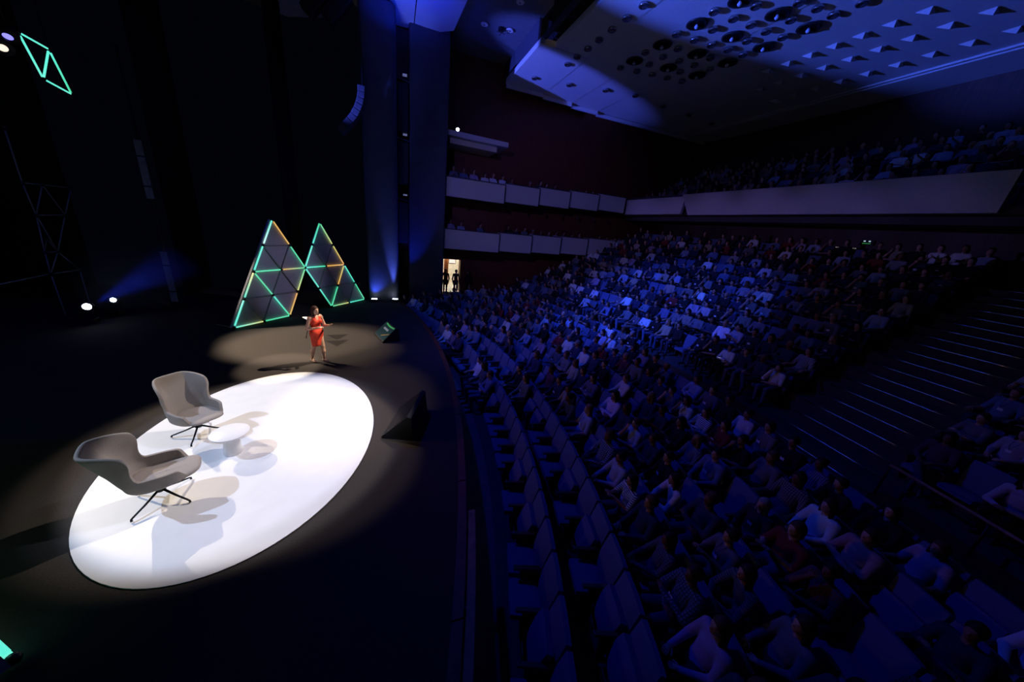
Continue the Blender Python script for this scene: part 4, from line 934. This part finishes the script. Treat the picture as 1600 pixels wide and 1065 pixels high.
# local frame: faces +Y, origin on the floor under the hips; the back rest stands behind
back_me = cushion_mesh('backrest', .55, .64, .07, .035, M_fabric, Matrix.Translation((0, -.225, .67)) @ Matrix.Rotation(radians(-76), 4, 'X') @ Matrix.Rotation(pi, 4, 'Z'))
cush_dn = cushion_mesh('seat_cushion', .50, .46, .09, .03, M_fabric, Matrix.Translation((0, .05, .43)) @ Matrix.Rotation(radians(4), 4, 'X'))
cush_up = cushion_mesh('seat_cushion', .50, .44, .09, .03, M_fabric, Matrix.Translation((0, -.03, .55)) @ Matrix.Rotation(radians(-66), 4, 'X') @ Matrix.Rotation(pi, 4, 'Z'))
arm_me = MB().rbox((0, .02, .60), (.065, .40, .035), .012).box((0, -.02, .33), (.04, .28, .52)).mesh('armrest', M_arm)
base_me = MB().box((0, -.06, .16), (.42, .10, .32)).box((0, -.04, .015), (.46, .22, .03)).mesh('pedestal', M_seatdark)
plate_me = MB().rbox((0, .115, .30), (.17, .016, .13), .005).mesh('vent_plate', M_seatdark)
def local_low(me_list):
    vs = []; fs = []
    for me in me_list:
        o = len(vs); vs += [tuple(v.co) for v in me.vertices]; fs += [tuple(i+o for i in p.vertices) for p in me.polygons]
    return np.array(vs), fs
seat_low = MB().rbox((0, -.275, .69), (.54, .08, .60), .03, rot=Matrix.Rotation(radians(14), 3, 'X')).box((0, .05, .41), (.5, .44, .09)).box((.28, .02, .6), (.06, .38, .04)).box((0, -.06, .18), (.42, .1, .36))
# ------------------------------------------------------------------ audience
POSES = range(7)
HI = {}; LO = {}
for p in POSES:
    V, F, T, mb, hd = seated(p, .0115)
    HI[p] = (to_mesh('seated_person', V, F, T, [M_skin, M_top, M_trs, M_shoe], mb), hd)
    V, F, T, mb, hd = seated(p, .036, False)
    LO[p] = (V, F, T, hd)
TOPS = [('white shirt', (.74, .76, .80), 11), ('pale blue shirt', (.34, .42, .60), 12), ('grey sweater', (.17, .18, .21), 17), ('navy jacket', (.03, .04, .09), 20), ('black top', (.016, .016, .02), 28), ('denim shirt', (.14, .20, .34), 10), ('dark red top', (.22, .03, .03), 6), ('beige jacket', (.40, .34, .27), 6), ('lilac blouse', (.45, .36, .52), 5)]
HAIRC = [('black', (.012, .010, .010)), ('dark brown', (.04, .02, .012)), ('brown', (.10, .05, .025)), ('fair', (.28, .17, .08)), ('grey', (.25, .25, .26))]
POSEW = {0: 'hands in lap', 1: 'arms folded', 2: 'hand at chin', 3: 'arms on the rests', 4: 'legs crossed', 5: 'hands raised', 6: 'leaning forward'}
def pick(rs, L):
    r = rs.random()*sum(x[2] for x in L)
    for x in L:
        r -= x[2]
        if r <= 0: return x
    return L[-1]
rs = random.Random(11)
seats = []                                             # (pos, rz, row name, index text, occupied, tip-up)
def visible(p, mx=60):
    s = project(p)
    return s and -mx < s[0] < 1600+mx and -mx < s[1] < 1065+mx
def row_seats(R, z, b0, b1, name, occ, side_text):
    Rh = R-.36; n = int(R*(ang(b1, R)-ang(b0, R))/.585); a1 = ang(b1, R)
    for k in range(n):
        t = a1-(k+.5)*.585/R; c_, s_ = cos(t), sin(t); p = Vector((RC[0]+Rh*c_, RC[1]+Rh*s_, z))
        if not visible(p+Vector((0, 0, .9))): continue
        seats.append([p, atan2(-s_, -c_)-pi/2, name, k, rs.random() < occ(p.y), side_text])
def occ1(b): return .0 if (b > 13.6 or b < 8.1 or 9.75 < b < 11.6) else 1.0
def occ2(b): return .88 if b > 12.4 else (.0 if b > 9.2 else (.75 if b > 7.6 else (.0 if b > 1.9 else .7)))
def occ3(b): return .9 if b > 11 else (.25 if b > 9.4 else .86)
OC = [occ1, occ2, occ3]+[lambda b: .9]*4
RN = ['front row', 'second row', 'third row', 'fourth row', 'fifth row', 'sixth row', 'seventh row']
ENDB = [18.75, 19.3, 19.6, 19.9, 20.2, 20.4, 20.6]
for i in range(7): row_seats(FRONT_R[i], FRONT_Z[i], -4, ENDB[i], 'front-block '+RN[i], OC[i], 'from far end')
row_seats(26.62, -.44, 9.6, 20.6, 'extra row on the cross aisle', (lambda b: .9), 'from far wall')
for j in range(REAR_N):
    row_seats(REAR_R[j]+.87, REAR_Z[j], 5.1, 21.3, 'rear-block '+ordw(j)+' row', (lambda b: .92 if j < 8 else .8), 'from far wall')
    row_seats(REAR_R[j]+.87, REAR_Z[j], -6, 2.4, ordw(j)+' row right of stair', (lambda b: .8), 'from stair')
seats.sort(key=lambda q: (q[0]-CAMP).length)
seat_stuff_v = []; seat_stuff_f = []; off = 0
slv = np.array(seat_low.v); slf = np.array([f if len(f) == 4 else f+(f[-1],)*(4-len(f)) for f in seat_low.f if len(f) <= 4])
crowd = []                                             # stuff people: pos, rz, pose, top, hair, style, scale
n_seat = n_pers = 0
def dress_person(rs, p, front=False):
    top = pick(rs, TOPS); hc = rs.choices(HAIRC, (36, 32, 22, 5, 5))[0]; style = rs.choices(['short', 'long', 'bob', 'bun', 'bald'], (48, 29, 11, 8, 4))[0]
    pose = rs.choices(list(POSES), (24, 20, 12, 12, 16, 6, 10))[0]
    return top, hc, style, pose
badge_me = MB().box((0, .0, 0), (.085, .004, .06)).mesh('badge', M_white)
lany_me = MB().tube([(-.045, -.085, .22), (-.03, .0, .12), (0, .012, .03)], .004, 4).tube([(.045, -.085, .22), (.03, .0, .12), (0, .012, .03)], .004, 4).mesh('lanyard', mat('lanyard_cloth', (.05, .06, .1), .8))
people = []
for si, (p, rz, row, k, occ, side_text) in enumerate(seats):
    c_, s_ = cos(rz), sin(rz)
    if n_seat < 300:
        n_seat += 1
        t = tag(empty('theatre_seat', p, rz), ('%s blue-grey theatre seat, %s, %s seat %s' % ('occupied' if occ else 'empty', row, ordw(k), side_text)), 'seat', 'upholstered theatre seats')
        put('backrest', back_me, t)
        up = not occ and rs.random() < .45
        cu = put('seat_cushion', cush_up if up else cush_dn, t); put('pedestal', base_me, t)
        put('armrest', arm_me, t, (.2925, 0, 0))
        if k == 0 or rs.random() < .08: put('armrest', arm_me, t, (-.2925, 0, 0))
        if not occ: put('vent_plate', plate_me, t)
    else:
        R = np.array([[c_, -s_, 0], [s_, c_, 0], [0, 0, 1]]); seat_stuff_v.append(slv @ R.T+np.array(p)); seat_stuff_f.append(slf+off); off += len(slv)
    if not occ: continue
    top, hc, style, pose = dress_person(rs, p)
    sc = rs.uniform(.94, 1.06); yaw = rz+rs.uniform(-.18, .18); q = Vector((p.x, p.y, p.z))
    if n_pers < 300:
        n_pers += 1
        me, hd = HI[pose]
        o = put('person', me, None, q, yaw); o.scale = (sc, sc, sc); o.color = (*[v*rs.uniform(.85, 1.1) for v in top[1]], 1)
        hw = 'bald' if style == 'bald' else ('with %s %s hair' % (style, hc[0]) if style != 'bun' else 'with %s hair in a bun' % hc[0])
        tag(o, '%s in %s, %s, %s seat %s' % ('bald person' if style == 'bald' else 'person', top[0], row, ordw(k), side_text), 'person', 'seated audience')
        if style != 'bald':
            h_ = put('hair', hair_mesh(style), o, hd); h_.color = (*hc[1], 1); h_['label'] = ('%s %s hair' % (hc[0], style)) if style != 'bun' else '%s hair tied in a bun' % hc[0]
            if rs.random() < .5: h_.rotation_euler = (0, 0, 0)
        if rs.random() < .28:
            zz = .80; yy = -.02-.14*(zz-.55)+{0: 0, 1: -.02, 2: .05, 3: -.04, 4: -.01, 5: .03, 6: .20}[pose]*(zz-.5)/.5+.125
            b_ = put('badge', badge_me, o, (0, yy+(.06 if pose in (1,) else .004), zz)); put('lanyard', lany_me, b_)
        people.append((o, pose))
    else: crowd.append((q, yaw, pose, top[1], hc[1], style, sc))
# balcony, galleries: all small and dim
def tiny(p, yaw):
    if not visible(p+Vector((0, 0, 1)), 20): return
    top, hc, style, pose = dress_person(rs, p); crowd.append((Vector(p), yaw, pose, top[1], hc[1], style, rs.uniform(.95, 1.05)))
for a, z in zip(BAL_A, BAL_Z):
    b = -3.
    while b < 21:
        if rs.random() < .82: tiny(Vector((a, b, z)), pi/2+rs.uniform(-.1, .1)+.0)
        b += .6
for z, cuts in ((5.72, UPC), (2.88, LOC)):
    a = 3.5
    while a < cuts[-1]-.3:
        if rs.random() < .75: tiny(Vector((a, 20.78+.085*(a-3), z+.28)), pi+rs.uniform(0, .5))
        a += .62
# far part of the audience as one object
Vs = []; Fs = []; Cs = []; o_ = 0
hair_low = {}
for st_ in ('short', 'long', 'bob', 'bun'):
    P = [ell((0, -.022, .032), (.088, .104, .10), 0)]
    if st_ in ('long', 'bob'): P += [cap((0, -.06, 0), (0, -.085, -.2 if st_ == 'long' else -.1), .066, .05, 0, (1.45, .9, 1))]
    P += [sub((0, .108, -.030), (.075, .1, .09))]
    hair_low[st_] = skin_mesh(P, .034, .03)
SKC = [(.55, .33, .24), (.48, .27, .19), (.60, .38, .29), (.34, .18, .12)]; TRC = [(.02, .022, .03), (.05, .06, .10), (.10, .13, .22), (.015, .015, .018)]
for q, yaw, pose, top, hc, style, sc in crowd:
    V, F, T, hd = LO[pose]; c_, s_ = cos(yaw), sin(yaw); R = np.array([[c_, -s_, 0], [s_, c_, 0], [0, 0, 1]])
    pal = np.array([rs.choice(SKC), top, rs.choice(TRC), (.03, .03, .03)])
    Vs.append((V*sc) @ R.T+np.array(q)); Fs.append(F+o_); Cs.append(pal[T]); o_ += len(V)
    if style != 'bald':
        V2, F2, T2 = hair_low[style]
        Vs.append(((V2+np.array(hd))*sc) @ R.T+np.array(q)); Fs.append(F2+o_); Cs.append(np.tile(np.array(hc), (len(V2), 1))); o_ += len(V2)
Vs = np.concatenate(Vs); Fs = np.concatenate(Fs); Cs = np.concatenate(Cs)
me = bpy.data.meshes.new('audience_crowd'); me.from_pydata(Vs.tolist(), [], Fs.tolist())
ca = me.color_attributes.new('Col', 'FLOAT_COLOR', 'POINT'); ca.data.foreach_set('color', np.c_[Cs, np.ones(len(Cs))].astype(np.float32).ravel())
me.materials.append(mat_objcolor('crowd_colours', .75, attr='Col')); me.polygons.foreach_set('use_smooth', [True]*len(me.polygons)); me.update()
tag(put('audience_crowd', me), 'rest of the seated audience far back, on the galleries and the balcony', 'audience', kind='stuff')
if seat_stuff_v:
    SV = np.concatenate(seat_stuff_v); SF = np.concatenate(seat_stuff_f)
    me = bpy.data.meshes.new('seat_rows'); me.from_pydata(SV.tolist(), [], SF.tolist()); me.materials.append(M_fabric); me.validate(); me.update()
    tag(put('seat_rows', me), 'remaining rows of blue-grey theatre seats far back under the audience', 'seats', kind='stuff')
# ------------------------------------------------------------------ glowing phones held by a few people in the audience
ph_me = MB().rbox((0, 0, 0), (.075, .008, .15), .004).mesh('phone_body', M_matte); sc_me = MB().box((0, -.0055, 0), (.068, .002, .138)).mesh('phone_screen', mat('phone_glow', (.5, .5, .6), emit=(.65, .72, 1), estr=1.1))
for k, (sx, sy, lab) in enumerate(((1117, 585, 'brightest glowing phone, held in the middle of the front block'), (966, 515, 'small glowing phone held far back left of the middle'), (870, 500, 'faint glowing phone held in the far rows'))):
    best = min(people, key=lambda op: (lambda s: hypot(s[0]-sx, s[1]-sy) if s else 9e9)(project(op[0].location+Vector((0, 0, .8)))))[0]
    r_ = best.rotation_euler.z; p = best.location+Matrix.Rotation(r_, 3, 'Z') @ Vector((0, .40, .80))
    t = tag(empty('smartphone', p, r_), lab, 'phone', 'glowing phones'); t.rotation_euler = (radians(-76), 0, r_)
    put('phone_body', ph_me, t); put('screen', sc_me, t)
